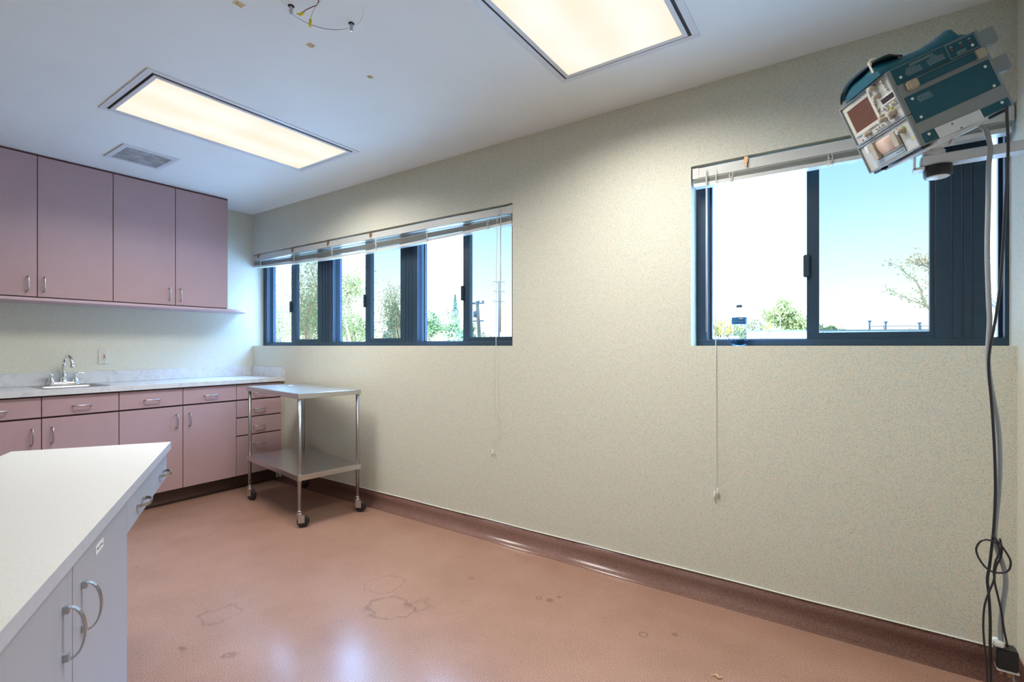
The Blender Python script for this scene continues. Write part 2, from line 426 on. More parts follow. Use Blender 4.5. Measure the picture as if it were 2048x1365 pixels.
blind('shorter grey-white blind pulled up over the window behind the hanging monitor', W2[0]+.004, W2[1]-.004, 1.960, .004,
      [-.445, -.06, .28], (-.552, 1.258),
      [[(-.511, 2.437, 2.022), (-.511, 2.430, 1.9), (-.511, 2.429, 1.2), (-.512, 2.428, .6), (-.513, 2.428, .516)],
       [(-.508, 2.437, 2.022), (-.509, 2.430, 1.8), (-.509, 2.429, 1.1), (-.507, 2.428, .6), (-.504, 2.428, .53)]],
      [(-.515, .486), (-.502, .502)], 0, [-.382], None)

# ------------------------------------------------------------------ ceiling fixtures
def light_fixture(label, x0, x1, y0, y1):
    cx, cy = (x0+x1)/2, (y0+y1)/2
    t = thing('ceiling_light', label, 'ceiling light', (cx, cy, H)); ax, ay = (x1-x0)/2, (y1-y0)/2
    f = .027
    obj('trim_ring', BS((-ax-f, ax+f, -ay-f, -ay, -.004, 0), (-ax-f, ax+f, ay, ay+f, -.004, 0), (-ax-f, -ax, -ay, ay, -.004, 0), (ax, ax+f, -ay, ay, -.004, 0)), ALU, t, bev=.001)
    obj('housing', B(-ax, ax, -ay, ay, -.0015, 0), BLACK, t)
    a, b, w = ax-.012, ay-.010, .018
    obj('lens_frame', BS((-a, a, -b, -b+w, -.008, -.002), (-a, a, b-w, b, -.008, -.002), (-a, -a+w, -b+w, b-w, -.008, -.002), (a-w, a, -b+w, b-w, -.008, -.002)), ALU, t, bev=.001)
    obj('lens', B(-a+w, a-w, -b+w, b-w, -.0055, -.002), DIFF, t)
    l = bpy.data.lights.new('fluorescent_tubes', 'AREA'); l.shape = 'RECTANGLE'; l.size = 2*(a-w)-.02; l.size_y = 2*(b-w)-.02
    l.color = (1.0, .965, .91); l.energy = LAMP_W; l.spread = math.radians(LAMP_SPREAD)
    lo = bpy.data.objects.new('fluorescent_tubes', l); COL.objects.link(lo); lo.parent = t; lo.location = (0, 0, -.012)
    return t
LAMP_W = 29; LAMP_SPREAD = 155
light_fixture('recessed fluorescent ceiling panel between the air vent and the bare bolts', -3.197, -2.608, .907, 2.004)
light_fixture('recessed fluorescent ceiling panel cut off by the top of the photo', -1.086, -.514, .923, 2.02)

t = thing('air_vent', 'white-framed ceiling air vent with grey perforated grille above the pink cabinets', 'air vent', (-3.845, 1.281, H))
obj('frame', BS((-.17, .17, -.156, -.126, -.006, 0), (-.17, .17, .126, .156, -.006, 0), (-.17, -.138, -.126, .126, -.006, 0), (.138, .17, -.126, .126, -.006, 0)), ALU, t, bev=.002)
GRILL = mat('grey_dusty_grille', (.42, .43, .42, 1), .6, noise=.35, nscale=14)
def grille(bm):
    box(bm, -.138, .138, -.126, .126, -.002, 0)
    for i in range(46): box(bm, -.137+i*.006, -.134+i*.006, -.126, .126, -.0045, -.002)
    for i in range(4): box(bm, -.138, .138, -.126+i*.084-.0015, -.126+i*.084+.0015, -.005, -.002)
obj('grille', grille, GRILL, t)

for (x, y, lb) in [(-1.682, 1.019, 'bare steel bolt hanging from the ceiling beside the coloured wires'), (-1.581, 1.206, 'bare steel bolt hanging from the ceiling on the window side of the scribed circle')]:
    t = thing('ceiling_bolt', lb, 'bolt', (x, y, H), group=None)
    obj('rod', lambda bm: [lathe(bm, [(.0055, -.001)]+[(.0055+.0006*(i % 2), -.002-i*.001) for i in range(28)]+[(.0045, -.031)], seg=14)], SATIN, t)
    obj('hole', lambda bm: lathe(bm, [(.0115, -.0008), (.0115, 0)], seg=16), BLACK, t)
STAIN = mat('grey_plaster_smudge', (.38, .37, .35, 1), .8, noise=.2, nscale=60)
tag(obj('scribed_circle', lambda bm: [tube(bm, [(-1.58+.142*math.cos(math.radians(a)), 1.08+.142*math.sin(math.radians(a)), H) for a in range(a0, a1, 6)], [w*(.3+.7*math.sin(PI*min(1, max(0, (a-a0)/(a1-a0))))) for a in range(a0, a1, 6)], 5) for a0, a1, w in ((96, 210, .0013), (40, 96, .0005), (-30, 20, .0007), (210, 300, .0004))], PENCIL, origin=(-1.58, 1.08, H)),
    'dark pencil circle scribed on the ceiling around the wires and bolts', 'ceiling mark')
t = thing('wire', 'maroon electrical wire with a yellow wire nut hanging from the ceiling', 'wire', (-1.571, 1.057, H))
rel = lambda pts, o=(-1.571, 1.057, H): [(a-o[0], b-o[1], c-o[2]) for a, b, c in pts]
obj('sheath', lambda bm: tube(bm, spline(rel([(-1.571, 1.057, 2.442), (-1.585, 1.062, 2.432), (-1.604, 1.056, 2.428), (-1.63, 1.045, 2.42), (-1.638, 1.040, 2.411)])), .0016, 8), REDW, t)
obj('wire_nut', lambda bm: (tube(bm, rel([(-1.637, 1.041, 2.413), (-1.642, 1.036, 2.405), (-1.645, 1.03, 2.398)]), [.0042, .0052, .0035], 8), tube(bm, rel([(-1.646, 1.033, 2.403), (-1.655, 1.025, 2.405)]), [.0035, .0028], 6)), YEL, t)
t = thing('wire', 'white electrical wire with a yellow wire nut hanging from the ceiling', 'wire', (-1.567, 1.06, H))
rel2 = lambda pts: rel(pts, (-1.567, 1.06, H))
obj('sheath', lambda bm: tube(bm, spline(rel2([(-1.560, 1.06, 2.442), (-1.580, 1.062, 2.432), (-1.600, 1.060, 2.422), (-1.625, 1.064, 2.408), (-1.634, 1.066, 2.398)])), .0014, 8), WHW, t)
obj('wire_nut', lambda bm: tube(bm, rel2([(-1.634, 1.066, 2.400), (-1.636, 1.067, 2.394), (-1.640, 1.068, 2.378), (-1.641, 1.068, 2.374)]), [.0035, .0055, .0045, .003], 8), YEL, t)

def tape(label, x, y, sx, sy, rot, strokes):
    t = thing('tape_square', label, 'tape', (x, y, H), rot)
    obj('tape', B(-sx/2, sx/2, -sy/2, sy/2, -.0006, 0), TAPE, t)
    obj('letter', lambda bm: [tube(bm, [(a, b, -.0007) for a, b in s], .0007, 5) for s in strokes], INK, t)
O = [(.010*math.cos(a*PI/8), .008*math.sin(a*PI/8)) for a in range(17)]
tape('yellowed ceiling tape square lettered L, beside the bolt', -1.828, .905, .030, .034, .05, [[(.010, -.006), (-.006, -.008), (-.006, .010)]])
tape('yellowed ceiling tape square lettered O, beside the scribed circle', -1.835, 1.198, .030, .030, .0, [O])
tape('yellowed ceiling tape scrap lettered R, nearest the window wall', -1.824, 1.495, .026, .026, .2, [[(-.010, -.006), (.004, -.008)], [(.0, -.004), (.008, .002), (.006, .010), (-.002, .004), (-.002, -.008)], [(-.003, -.006), (-.011, .006)]])

# ------------------------------------------------------------------ cabinets
def wire_pull(parent, x, y, z, L, vertical, name='handle', m=SATIN):
    def fn(bm):
        h = L/2; s = .028; r = .0042
        if vertical: pts = [(0, 0, -h), (s*.8, 0, -h), (s, 0, -h+.006), (s, 0, h-.006), (s*.8, 0, h), (0, 0, h)]
        else: pts = [(0, -h, 0), (s*.8, -h, 0), (s, -h+.006, 0), (s, h-.006, 0), (s*.8, h, 0), (0, h, 0)]
        tube(bm, pts, r, 8)
    o = obj(name, fn, m, parent); o.location = (x, y, z); return o

def front(parent, name, xf, y0, y1, z0, z1, handle=None, g=.0022):
    o = obj(name, B(-.019, 0, 0, y1-y0-2*g, 0, z1-z0), PINK, parent, bev=.001)
    o.location = (xf, y0+g, z0)
    if handle:
        hy, hz, L, v = handle
        wire_pull(o, 0, hy-y0-g, hz-z0, L, v)
    return o

# upper cabinets: local coordinates relative to the empty at (CX, ymid, 1.487)
def upper(label, y0, y1, h0, h1, grp):
    ym = (y0+y1)/2; D = .33; t = thing('wall_cabinet', label, 'cabinet', (CX+.001, ym, 1.487))
    a, b = y0-ym, y1-ym
    obj('carcass', BS((0, D-.020, a+.001, b-.001, .020, .951), (D-.022, D-.004, a+.001, b-.001, .941, .951)), MAROON, t)
    for (p, q, hy) in ((a, 0, h0-ym), (0, b, h1-ym)):
        front(t, 'door', D, p, q, .026, .939, (hy, .107, .092, True))
    obj('end_panel', B(.001, D-.0195, b-.0009, b, .021, .951), PINK, t)
    return t
upper('pair of mauve wall cabinet doors on the left, cut off by the photo edge', .475, 1.269, .826, .903, 0)
upper('pair of mauve wall cabinet doors next to the window corner', 1.269, 2.056, 1.619, 1.695, 0)
def under(bm):
    pts = [(CX+.001, .475), (CX+.332, .475), (CX+.332, 2.058)]
    # curved open end
    for i in range(1, 13):
        a = PI/2*i/12; pts.append((CX+.332-.30*(1-math.cos(a))*.95 - .0, 2.058+.255*math.sin(a)))
    pts += [(CX+.001, 2.313)]
    prism(bm, pts, 1.487, 1.506)
tag(obj('undershelf', under, PINKL, bev=.0015, origin=(CX, 1.4, 1.487)), 'long pale mauve board under the wall cabinets with a rounded open end', 'shelf')

XF = -4.14
def base(label, y0, y1, fronts, grp=None):
    ym = (y0+y1)/2; t = thing('base_cabinet', label, 'cabinet', (XF, ym, 0))
    a, b = y0-ym, y1-ym
    obj('carcass', BS((CX-XF+.004, -.020, a+.001, b-.001, .118, .700), (-.05, -.020, a+.001, b-.001, .700, .880), (CX-XF+.004, -.50, a+.001, b-.001, .700, .880), (-.51, -.04, a+.001, a+.02, .70, .880), (-.51, -.04, b-.02, b-.001, .70, .880)), MAROON, t)
    obj('toe_kick', lambda bm: prism2(bm, a, b), KICK, t)
    for (nm, p, q, z0, z1, h) in fronts:
        front(t, nm, 0, p-ym, q-ym, z0, z1, None if not h else (h[0]-ym, h[1], h[2], h[3]))
    return t
def prism2(bm, a, b):
    prof = [(-.12, 0), (-.075, 0), (-.078, .004), (-.090, .012), (-.098, .03), (-.101, .117), (-.12, .117)]
    A = [bm.verts.new((x, a+.001, z)) for x, z in prof]; Bv = [bm.verts.new((x, b-.001, z)) for x, z in prof]
    n = len(prof)
    for i in range(n): bm.faces.new((A[i], A[(i+1) % n], Bv[(i+1) % n], Bv[i]))
    bm.faces.new(A); bm.faces.new(Bv[::-1])
dz0, dz1, gz0, gz1 = .122, .737, .749, .871
base('mauve base cabinet with two doors under the sink', .458, 1.245,
     [('drawer', .458, .852, gz0, gz1, (.655, .805, .092, False)), ('drawer', .852, 1.245, gz0, gz1, (1.047, .805, .092, False)),
      ('door', .458, .852, dz0, dz1, (.807, .632, .096, True)), ('door', .852, 1.245, dz0, dz1, (.900, .632, .096, True))])
base('mauve two-door base cabinet between the sink cabinet and the drawer stack', 1.245, 2.03,
     [('drawer', 1.245, 1.638, gz0, gz1, (1.437, .805, .092, False)), ('drawer', 1.638, 2.03, gz0, gz1, (1.832, .805, .092, False)),
      ('door', 1.245, 1.638, dz0, dz1, (1.593, .632, .096, True)), ('door', 1.638, 2.03, dz0, dz1, (1.680, .632, .096, True))])
base('narrow mauve stack of four drawers in the corner behind the steel cart', 2.03, 2.42,
     [('drawer', 2.03, 2.42, gz0, gz1, (2.215, .795, .09, False)), ('drawer', 2.03, 2.42, .603, .737, (2.215, .662, .09, False)),
      ('drawer', 2.03, 2.42, .453, .593, (2.215, .515, .09, False)), ('drawer', 2.03, 2.42, dz0, .443, (2.215, .367, .09, False))])
struct('trim_2', B(-4.60, XF-.02, 2.4215, WY-.001, .0, .88), WALL)

def counter(bm):
    y0, y1, x0, x1 = .458, WY-.002, CX+.002, -4.118
    hx0, hx1, hy0, hy1 = -4.56, -4.31, .90, 1.22
    for b_ in ((x0, hx0, y0, y1), (hx1, x1-.02, y0, y1), (hx0, hx1, y0, hy0), (hx0, hx1, hy1, y1)): box(bm, b_[0], b_[1], b_[2], b_[3], .886, .914)
    box(bm, x1-.02, x1, y0, y1, .882, .9145)
ct = thing('worktop', 'long grey-white marbled worktop with the sink along the cabinet wall', 'worktop', (0, 0, 0))
obj('top', counter, MARBLE, ct)
obj('backsplash', B(CX+.001, CX+.021, .458, WY-.022, .9145, 1.004, bev=.002), MARBLE, ct)
obj('side_splash', BS((CX+.001, -4.118, WY-.021, WY-.001, .9145, 1.004)), MARBLE, ct)
SHADE = MAROON
# sink
sk = thing('sink', 'small stainless steel drop-in sink set in the worktop', 'sink', (-4.44, 1.06, .9145))
def rim(bm):
    ox, oy, ix, iy = .185, .182, .115, .15
    def rr(ax, ay, r, z, cx=0):
        P = []
        for sx, sy, a0 in ((1, 1, 0), (-1, 1, 90), (-1, -1, 180), (1, -1, 270)):
            for k in range(5):
                a = math.radians(a0+k*22.5); P.append(bm.verts.new((cx+sx*(ax-r)+r*math.cos(a), sy*(ay-r)+r*math.sin(a), z)))
        return P
    L = [rr(ox, oy, .03, 0), rr(ox-.006, oy-.006, .03, .004), rr(ox-.018, oy-.018, .03, .0035), rr(.125, .155, .035, .0028, .028), rr(.120, .150, .035, -.006, .028), rr(.108, .140, .04, -.15, .028), rr(.03, .03, .02, -.155, .028)]
    for A, C in zip(L, L[1:]):
        n = len(A)
        for i in range(n): f = bm.faces.new((A[i], A[(i+1) % n], C[(i+1) % n], C[i])); f.smooth = True
    bm.faces.new(L[-1])
obj('basin', rim, SINKM, sk)
obj('drain', lambda bm: lathe(bm, [(.028, 0), (.024, .002), (.01, .001), (.001, .001)], (.028, 0, -.155)), CHROME, sk)
# faucet
fc = thing('faucet', 'chrome two-handle gooseneck faucet behind the sink', 'faucet', (-4.60, 1.062, .9175))
obj('base', lambda bm: (box(bm, -.024, .024, -.062, .062, 0, .017, .005), lathe(bm, [(.026, 0), (.026, .012), (.022, .018), (.001, .018)], (0, -.065, 0)), lathe(bm, [(.026, 0), (.026, .012), (.022, .018), (.001, .018)], (0, .065, 0))), CHROME, fc, bev=.001)
obj('spout', lambda bm: (lathe(bm, [(.022, .017), (.021, .024), (.016, .03), (.019, .045), (.017, .07), (.0125, .085), (.014, .09), (.0105, .096)]),
    tube(bm, spline([(0, 0, .09), (.0, 0, .13), (.006, .001, .165), (.028, .005, .196), (.060, .010, .205), (.092, .015, .190), (.108, .019, .163), (.113, .020, .145)]), [.0105]*36+[.0095]*7, 14),
    lathe(bm, [(.0095, .150), (.013, .138), (.0145, .126), (.012, .122)], (.113, .020, 0))), CHROME, fc)
for s, dx, dy in ((-1, .018, -.038), (1, .01, .055)):
    h = obj('handle', lambda bm: (lathe(bm, [(.021, .016), (.020, .024), (.014, .036), (.0115, .055), (.0125, .064), (.014, .070), (.012, .078), (.001, .080)], (0, s*.065, 0))), CHROME, fc)
    obj('lever', lambda bm: tube(bm, spline([(0, s*.065, .074), (dx*.4, s*.065+dy*.4, .081), (dx*.8, s*.065+dy*.8, .078), (dx, s*.065+dy, .080)]), [.006]*6+[.0045]*6+[.0035]*7, 10), CHROME, h)
# outlet
ol = thing('outlet', 'ivory wall outlet with red and black buttons above the worktop', 'outlet', (CX, 1.309, 1.111))
obj('plate', B(0, .006, -.035, .035, -.057, .057, bev=.002), PLAT, ol)
obj('receptacle', B(.006, .0085, -.017, .017, -.034, .034, bev=.001), PLAT, ol)
obj('reset_button', B(.0085, .0105, -.0075, .0075, .003, .009), RED, ol, label='red button')
obj('test_button', B(.0085, .0105, -.0075, .0075, -.009, -.003), BLACKP, ol, label='black button')
for z in (.018, -.024): obj('socket_holes', lambda bm: (box(bm, .0084, .0088, -.0072, -.0048, z, z+.008), box(bm, .0084, .0088, .0048, .0072, z, z+.008), lathe(bm, [(.0025, .0084), (.0025, .0089)], (0, 0, z-.004), 'X', 10)), BLACKP, ol)
for z in (.047, -.047): obj('screw', lambda bm: lathe(bm, [(.003, .006), (.002, .0075)], (0, 0, z), 'X', 10), DTXT, ol)

# ------------------------------------------------------------------ island desk
P1 = Vector((-2.522, .948)); U = Vector((.883, -.469)).normalized(); Vv = Vector((-.305, -.458))
ang = math.atan2(U.y, U.x)
isl = thing('island_desk', 'white laminate island desk with cream top, drawers and double doors', 'desk', (P1.x, P1.y, 0), ang)
R_ = Matrix.Rotation(-ang, 2)
v = R_ @ Vv            # far edge in local coordinates (x along U, y)
Lx = 1.78
top = [(0, 0), (Lx, 0), (Lx, v.y), (v.x, v.y)]
obj('top', lambda bm: prism(bm, top, .7295, .7600), CREAM, isl)
def edge(bm):
    prism(bm, [(0, .0012), (Lx, .0012), (Lx, .0), (0, 0)], .7285, .7598)
    n = Vector((v.y, -v.x)).normalized()*-.0012
    prism(bm, [(0, 0), (v.x, v.y), (v.x-abs(n.x), v.y), (-abs(n.x), 0)], .7285, .7598)
obj('edge_band', edge, EDGE, isl)
IN = -.012
obj('apron', BS((.02, .040, -.50, IN-.018, .608, .7285), (.04, .772, -.50, -.48, .608, .7285), (.04, .772, -.48, IN-.018, .612, .630)), WHITEL, isl)
def bow(bm, L, s, vert):
    N = 14
    for i in range(N):
        def P(i):
            a = PI*i/N; w = -math.cos(a)*L/2; d = math.sin(a)**.8*s; return w, d
        (w0, d0), (w1, d1) = P(i), P(i+1)
        wd = .0055
        for q, (wa, da, wb, db) in enumerate([(w0, d0, w1, d1)]):
            def vv(w, d, t, k):
                return (t, d+k, w) if vert else (w, d+k, t)
            vs = [bm.verts.new(vv(*a)) for a in ((wa, da, -wd, 0), (wb, db, -wd, 0), (wb, db, wd, 0), (wa, da, wd, 0), (wa, da, -wd, .004), (wb, db, -wd, .004), (wb, db, wd, .004), (wa, da, wd, .004))]
            for f in ((0, 1, 2, 3), (7, 6, 5, 4), (0, 4, 5, 1), (2, 6, 7, 3), (0, 3, 7, 4), (1, 5, 6, 2)): bm.faces.new([vs[k] for k in f])
    for w in (-L/2+.006, L/2-.006):
        if vert: box(bm, -.0055, .0055, 0, .010, w-.008, w+.008)
        else: box(bm, w-.008, w+.008, 0, .010, -.0055, .0055)
for (a, b, hx) in ((.022, .395, .16), (.398, .771, .585)):
    d = obj('drawer', B(0, b-a, 0, .018, 0, .119), WHITEL, isl, bev=.0008); d.location = (a, IN-.018, .609)
    h = obj('handle', lambda bm: bow(bm, .105, .032, False), SATIN, d); h.location = (hx-a, .018, .047)
obj('cabinet_body', BS((.773, Lx-.02, -.53, IN-.019, .08, .7285), (.80, Lx-.04, -.50, -.07, 0, .08)), WHITEL, isl)
for (a, b, hx) in ((.774, 1.2765, 1.216), (1.2805, Lx-.02, 1.337)):
    d = obj('door', B(0, b-a, 0, .018, 0, .64), WHITEL, isl, bev=.0008); d.location = (a, IN-.018, .085)
    h = obj('handle', lambda bm: bow(bm, .112, .034, True), SATIN, d); h.location = (hx-a, .018, .508)
obj('back_leg', B(.02, .06, -.53, -.505, 0, .7285), WHITEL, isl)
lb = obj('sticker', B(1.040, 1.108, IN+.0002, IN+.0012, .669, .691), WHITEP, isl, label='small white paper sticker')
obj('sticker_text', lambda bm: [box(bm, 1.048+i*.009, 1.054+i*.009, IN+.0012, IN+.0016, .677+.002*(i % 2), .682+.001*(i % 3)) for i in range(6)], DTXT, isl)

# ------------------------------------------------------------------ steel cart
cu = Vector((-.990, .138)); cang = math.atan2(cu.y, cu.x)-PI   # local +x points back towards the front corner
F = Vector((-2.95, 1.835)); Lc, Wc = .90, .455
cart = thing('utility_cart', 'stainless steel two-shelf cart on black casters beside the drawer stack', 'cart', (F.x+cu.x*Lc/2+.138*Wc/2, F.y+cu.y*Lc/2+.990*Wc/2, 0), cang)
hx, hy = Lc/2, Wc/2
def shelf(bm, zt, rim):
    box(bm, -hx, hx, -hy, hy, zt-.0025, zt)
    for b_ in ((-hx, hx, -hy, -hy+.0025), (-hx, hx, hy-.0025, hy), (-hx, -hx+.0025, -hy, hy), (hx-.0025, hx, -hy, hy)): box(bm, *b_, zt-rim, zt-.0025)
    for b_ in ((-hx, hx, -hy, -hy+.014), (-hx, hx, hy-.014, hy)): box(bm, *b_, zt-rim, zt-rim+.002)
obj('top_shelf', lambda bm: shelf(bm, .880, .034), STEEL, cart, bev=.0012)
obj('lower_shelf', lambda bm: shelf(bm, .345, .036), STEEL, cart, bev=.0012)
obj('paper_scrap', B(-.30, -.24, .02, .05, .8803, .8808), WHITEP, cart, label='scrap of white paper tape')
for sx in (-1, 1):
    for sy in (-1, 1):
        x, y = sx*(hx-.018), sy*(hy-.018)
        obj('leg', lambda bm: (cyl(bm, (x, y, .100), (x, y, .878), .0118, 16), lathe(bm, [(.0155, .098), (.0155, .108), (.0135, .112)], (x, y, 0), seg=16), lathe(bm, [(.015, .296), (.015, .309)], (x, y, 0), seg=16)), LEGM, cart)
        a = {(-1, -1): .35, (1, -1): 1.15, (1, 1): .75, (-1, 1): 2.8}[(sx, sy)]
        dx, dy = math.cos(a), math.sin(a)
        cs = obj('caster', lambda bm: (lathe(bm, [(.016, .083), (.018, .090), (.014, .100)], (0, 0, 0), seg=16), box(bm, -.010, .030, -.0165, -.0145, .032, .084), box(bm, -.010, .030, .0145, .0165, .032, .084), box(bm, -.012, .020, -.0165, .0165, .082, .085), cyl(bm, (.022, -.019, .040), (.022, .019, .040), .005, 8)), SATIN, cart)
        cs.location = (x, y, 0); cs.rotation_euler = (0, 0, a)
        obj('wheel', lambda bm: lathe(bm, [(.012, -.013), (.030, -.013), (.037, -.010), (.0395, -.004), (.0395, .004), (.037, .010), (.030, .013), (.012, .013)], (.022, 0, .040), 'Y', 28), RUBBER, cs)

# ------------------------------------------------------------------ hanging monitor
mon_pos = Vector((.0747, 1.9193, 1.8828))
a_, b_ = math.radians(-59.851), math.radians(24.273)
mon = thing('patient_monitor', 'grey and teal electronic monitor with brown screen hanging above the window', 'monitor', mon_pos)
mon.rotation_euler = (Matrix.Rotation(a_, 3, 'Z') @ Matrix.Rotation(b_, 3, 'X')).to_euler()
w, d, hh = .115, .278, .1207
sz = -.022   # split between the two stacked units
def case(bm, z0, z1):
    t_ = .005
    box(bm, -w, w, .010, d, z0, z1)
    box(bm, -w, w, 0, .010, z1-t_, z1); box(bm, -w, w, 0, .010, z0, z0+t_)
    box(bm, -w, -w+t_, 0, .010, z0+t_, z1-t_); box(bm, w-t_, w, 0, .010, z0+t_, z1-t_)
up = obj('display_unit', lambda bm: case(bm, sz+.001, hh), GREYC, mon, bev=.0015)
lo = obj('recorder_unit', lambda bm: case(bm, -hh, sz-.001), GREYC, mon, bev=.0015)
obj('control_panel', B(-w+.006, w-.006, .0055, .0098, sz+.007, hh-.006), PANEL, up)
obj('control_panel', B(-w+.006, w-.006, .0055, .0098, -hh+.006, sz-.007), PANEL, lo)
def rframe(bm, x0, x1, z0, z1, bw, y0, y1):
    box(bm, x0, x1, y0, y1, z1-bw, z1); box(bm, x0, x1, y0, y1, z0, z0+bw); box(bm, x0, x0+bw, y0, y1, z0+bw, z1-bw); box(bm, x1-bw, x1, y0, y1, z0+bw, z1-bw)
obj('screen_bezel', lambda bm: rframe(bm, -.100, .029, .007, .110, .0125, .001, .0055), BTN, up, bev=.002)
scr = obj('screen', lambda bm: box(bm, -.0885, .0175, .0035, .0055, .019, .098, .0008), CRT, up)
obj('screen_markings', lambda bm: [box(bm, -.080, .010, .0031, .0035, .026+i*.0085, .0263+i*.0085) for i in range(8)]+[box(bm, .000, .012, .0030, .0035, .083, .0865)]+[box(bm, .004, .010, .0031, .0035, .030+i*.0085, .0306+i*.0085) for i in range(6)], mat('pale_screen_graticule', (.14, .07, .06, 1), .5), up)
for (x, z, r, l) in [(.053, .106, .0085, .017), (.053, .078, .0075, .014), (.079, .010, .0085, .017), (.040, .008, .0085, .017), (-.040, -.003, .0072, .016), (.037, .020, .0045, .008), (.070, -.002, .005, .010)]:
    obj('knob', lambda bm: lathe(bm, [(r*1.12, .0055), (r*1.1, .003), (r, .001), (r*.96, -l+.002), (r*.85, -l), (.001, -l)], (x, 0, z), 'Y', 18), KNOB, up)
obj('knob', lambda bm: lathe(bm, [(.009, .0055), (.0085, .001), (.0075, -.014), (.001, -.015)], (.079, 0, -.050), 'Y', 18), KNOB, lo)
obj('readout', lambda bm: box(bm, .055, .106, .0035, .0050, .047, .062), LED, up)
obj('readout_frame', lambda bm: rframe(bm, .051, .110, .043, .066, .0035, .0025, .0055), WHITEP, up)
btn = [(.090, .107), (.090, .097), (.091, .087), (.093, .076), (.030, .105), (.030, .096), (.029, .085), (.035, .075), (.031, .065), (.032, .045),
       (-.006, -.005), (.007, -.005), (.020, -.005), (.053, .034), (.066, .035), (.087, .033), (.099, .035), (-.056, -.009)]
for (x, z) in btn:
    obj('button', B(x-.0032, x+.0032, -.003, .0055, z-.0028, z+.0028, bev=.0006), BTN, up)
obj('indicator', lambda bm: lathe(bm, [(.0035, .0055), (.003, -.001), (.001, -.002)], (.078, 0, .022), 'Y', 12), YEL, up, label='round yellow light')
obj('power_mark', B(-.084, -.079, .0045, .0055, -.013, -.008), RED, up, label='small red mark')
def marks(bm):
    R = random.Random(3)
    for (x0, x1, z0, z1, n) in ((.060, .104, .022, .030, 3), (.040, .050, .030, .032, 1), (.086, .108, .008, .018, 3), (.020, .045, .114, .1155, 1), (-.03, .02, .1145, .1155, 1), (.045, .07, .094, .0955, 1), (-.02, .03, -.0135, -.0125, 1), (.06, .09, -.012, -.0105, 1)):
        for i in range(n):
            z = z0+(z1-z0)*(i+.5)/n; x = x0
            while x < x1:
                l = R.uniform(.003, .008); box(bm, x, min(x+l, x1), .0050, .0055, z-.0005, z+.0005); x += l+.0018
obj('panel_print', marks, DTXT, up)
def paper(bm):
    N = 8; prev = None
    for i in range(N+1):
        z = -.088+.047*i/N; y = .0045-.006*math.sin(PI*i/N*.75)
        r = [bm.verts.new((-.034, y, z)), bm.verts.new((.037, y, z))]
        if prev: f = bm.faces.new((prev[0], prev[1], r[1], r[0])); f.smooth = True
        prev = r
o = obj('chart_paper', paper, PAPER, lo); sd = o.modifiers.new('t', 'SOLIDIFY'); sd.thickness = .0006
obj('paper_guide', B(.038, .057, -.006, .0055, -.086, -.040), KNOB, lo, bev=.001); obj('paper_guide', B(-.056, -.036, -.008, .0055, -.092, -.036), KNOB, lo, bev=.001)
obj('release_lever', B(-.074, -.058, -.009, .0055, -.060, -.034, bev=.002), WHITEP, lo)
obj('recess_line', BS((.0575, .0590, .0045, .0055, -.111, -.037), (-.060, .0575, .0042, .0055, -.0935, -.0915), (-.036, -.0345, .0040, .0055, -.092, -.040)), BLACKP, lo)
obj('name_strip', B(-.070, .058, .0035, .0055, -.110, -.096, bev=.0005), mat('silver_strip', (.36, .42, .46, 1), .35, .4), lo)
obj('strip_print', lambda bm: [box(bm, .022+i*.0042, .0252+i*.0042, .0031, .0035, -.1045, -.1005) for i in range(3)]+[box(bm, .038+i*.0030, .0401+i*.0030, .0031, .0035, -.1042, -.1012) for i in range(5)]+[box(bm, -.056, -.030, .0031, .0035, -.103, -.1015)], DTXT, lo)
obj('yellow_label', B(.088, .109, .0048, .0055, -.091, -.083), YLAB, lo)
obj('green_ring_print', lambda bm: lathe(bm, [(.0125, .0050), (.0125, .0055)], (.079, 0, -.050), 'Y', 20), mat('green_print', (.32, .45, .22, 1), .5), lo)
# side panels (on local +x face)
X0 = w
def sp(name, y0, y1, z0, z1, par, m=TEAL, th=.0018):
    return obj(name, B(X0, X0+th, y0, y1, z0, z1, bev=.0006), m, par)
sp('side_panel', .014, .265, .070, .1185, up); sp('side_panel', .0155, .267, -.054+.0, .029, mon)
sp('side_panel', .015, .052, -.118, -.087, lo); sp('side_panel', .188, .269, -.118, -.0935, lo)
for (y, z) in [(.031, .088), (.244, .085), (.034, .017), (.249, .013), (.034, -.042), (.248, -.048), (.033, -.096), (.247, -.101)]:
    obj('screw', lambda bm: (lathe(bm, [(.0048, .0018), (.0042, .0034), (.0014, .0036), (.001, .0026)], (X0, y, z), 'X', 14)), CHROME, mon)
hd = obj('carry_handle', B(X0+.006, X0+.012, .058, .236, .042, .065, bev=.002), TEAL, mon)
obj('handle_end', B(X0, X0+.016, .032, .063, .040, .0675, bev=.004), KNOB, hd); obj('handle_end', B(X0, X0+.016, .231, .262, .038, .0655, bev=.004), KNOB, hd)
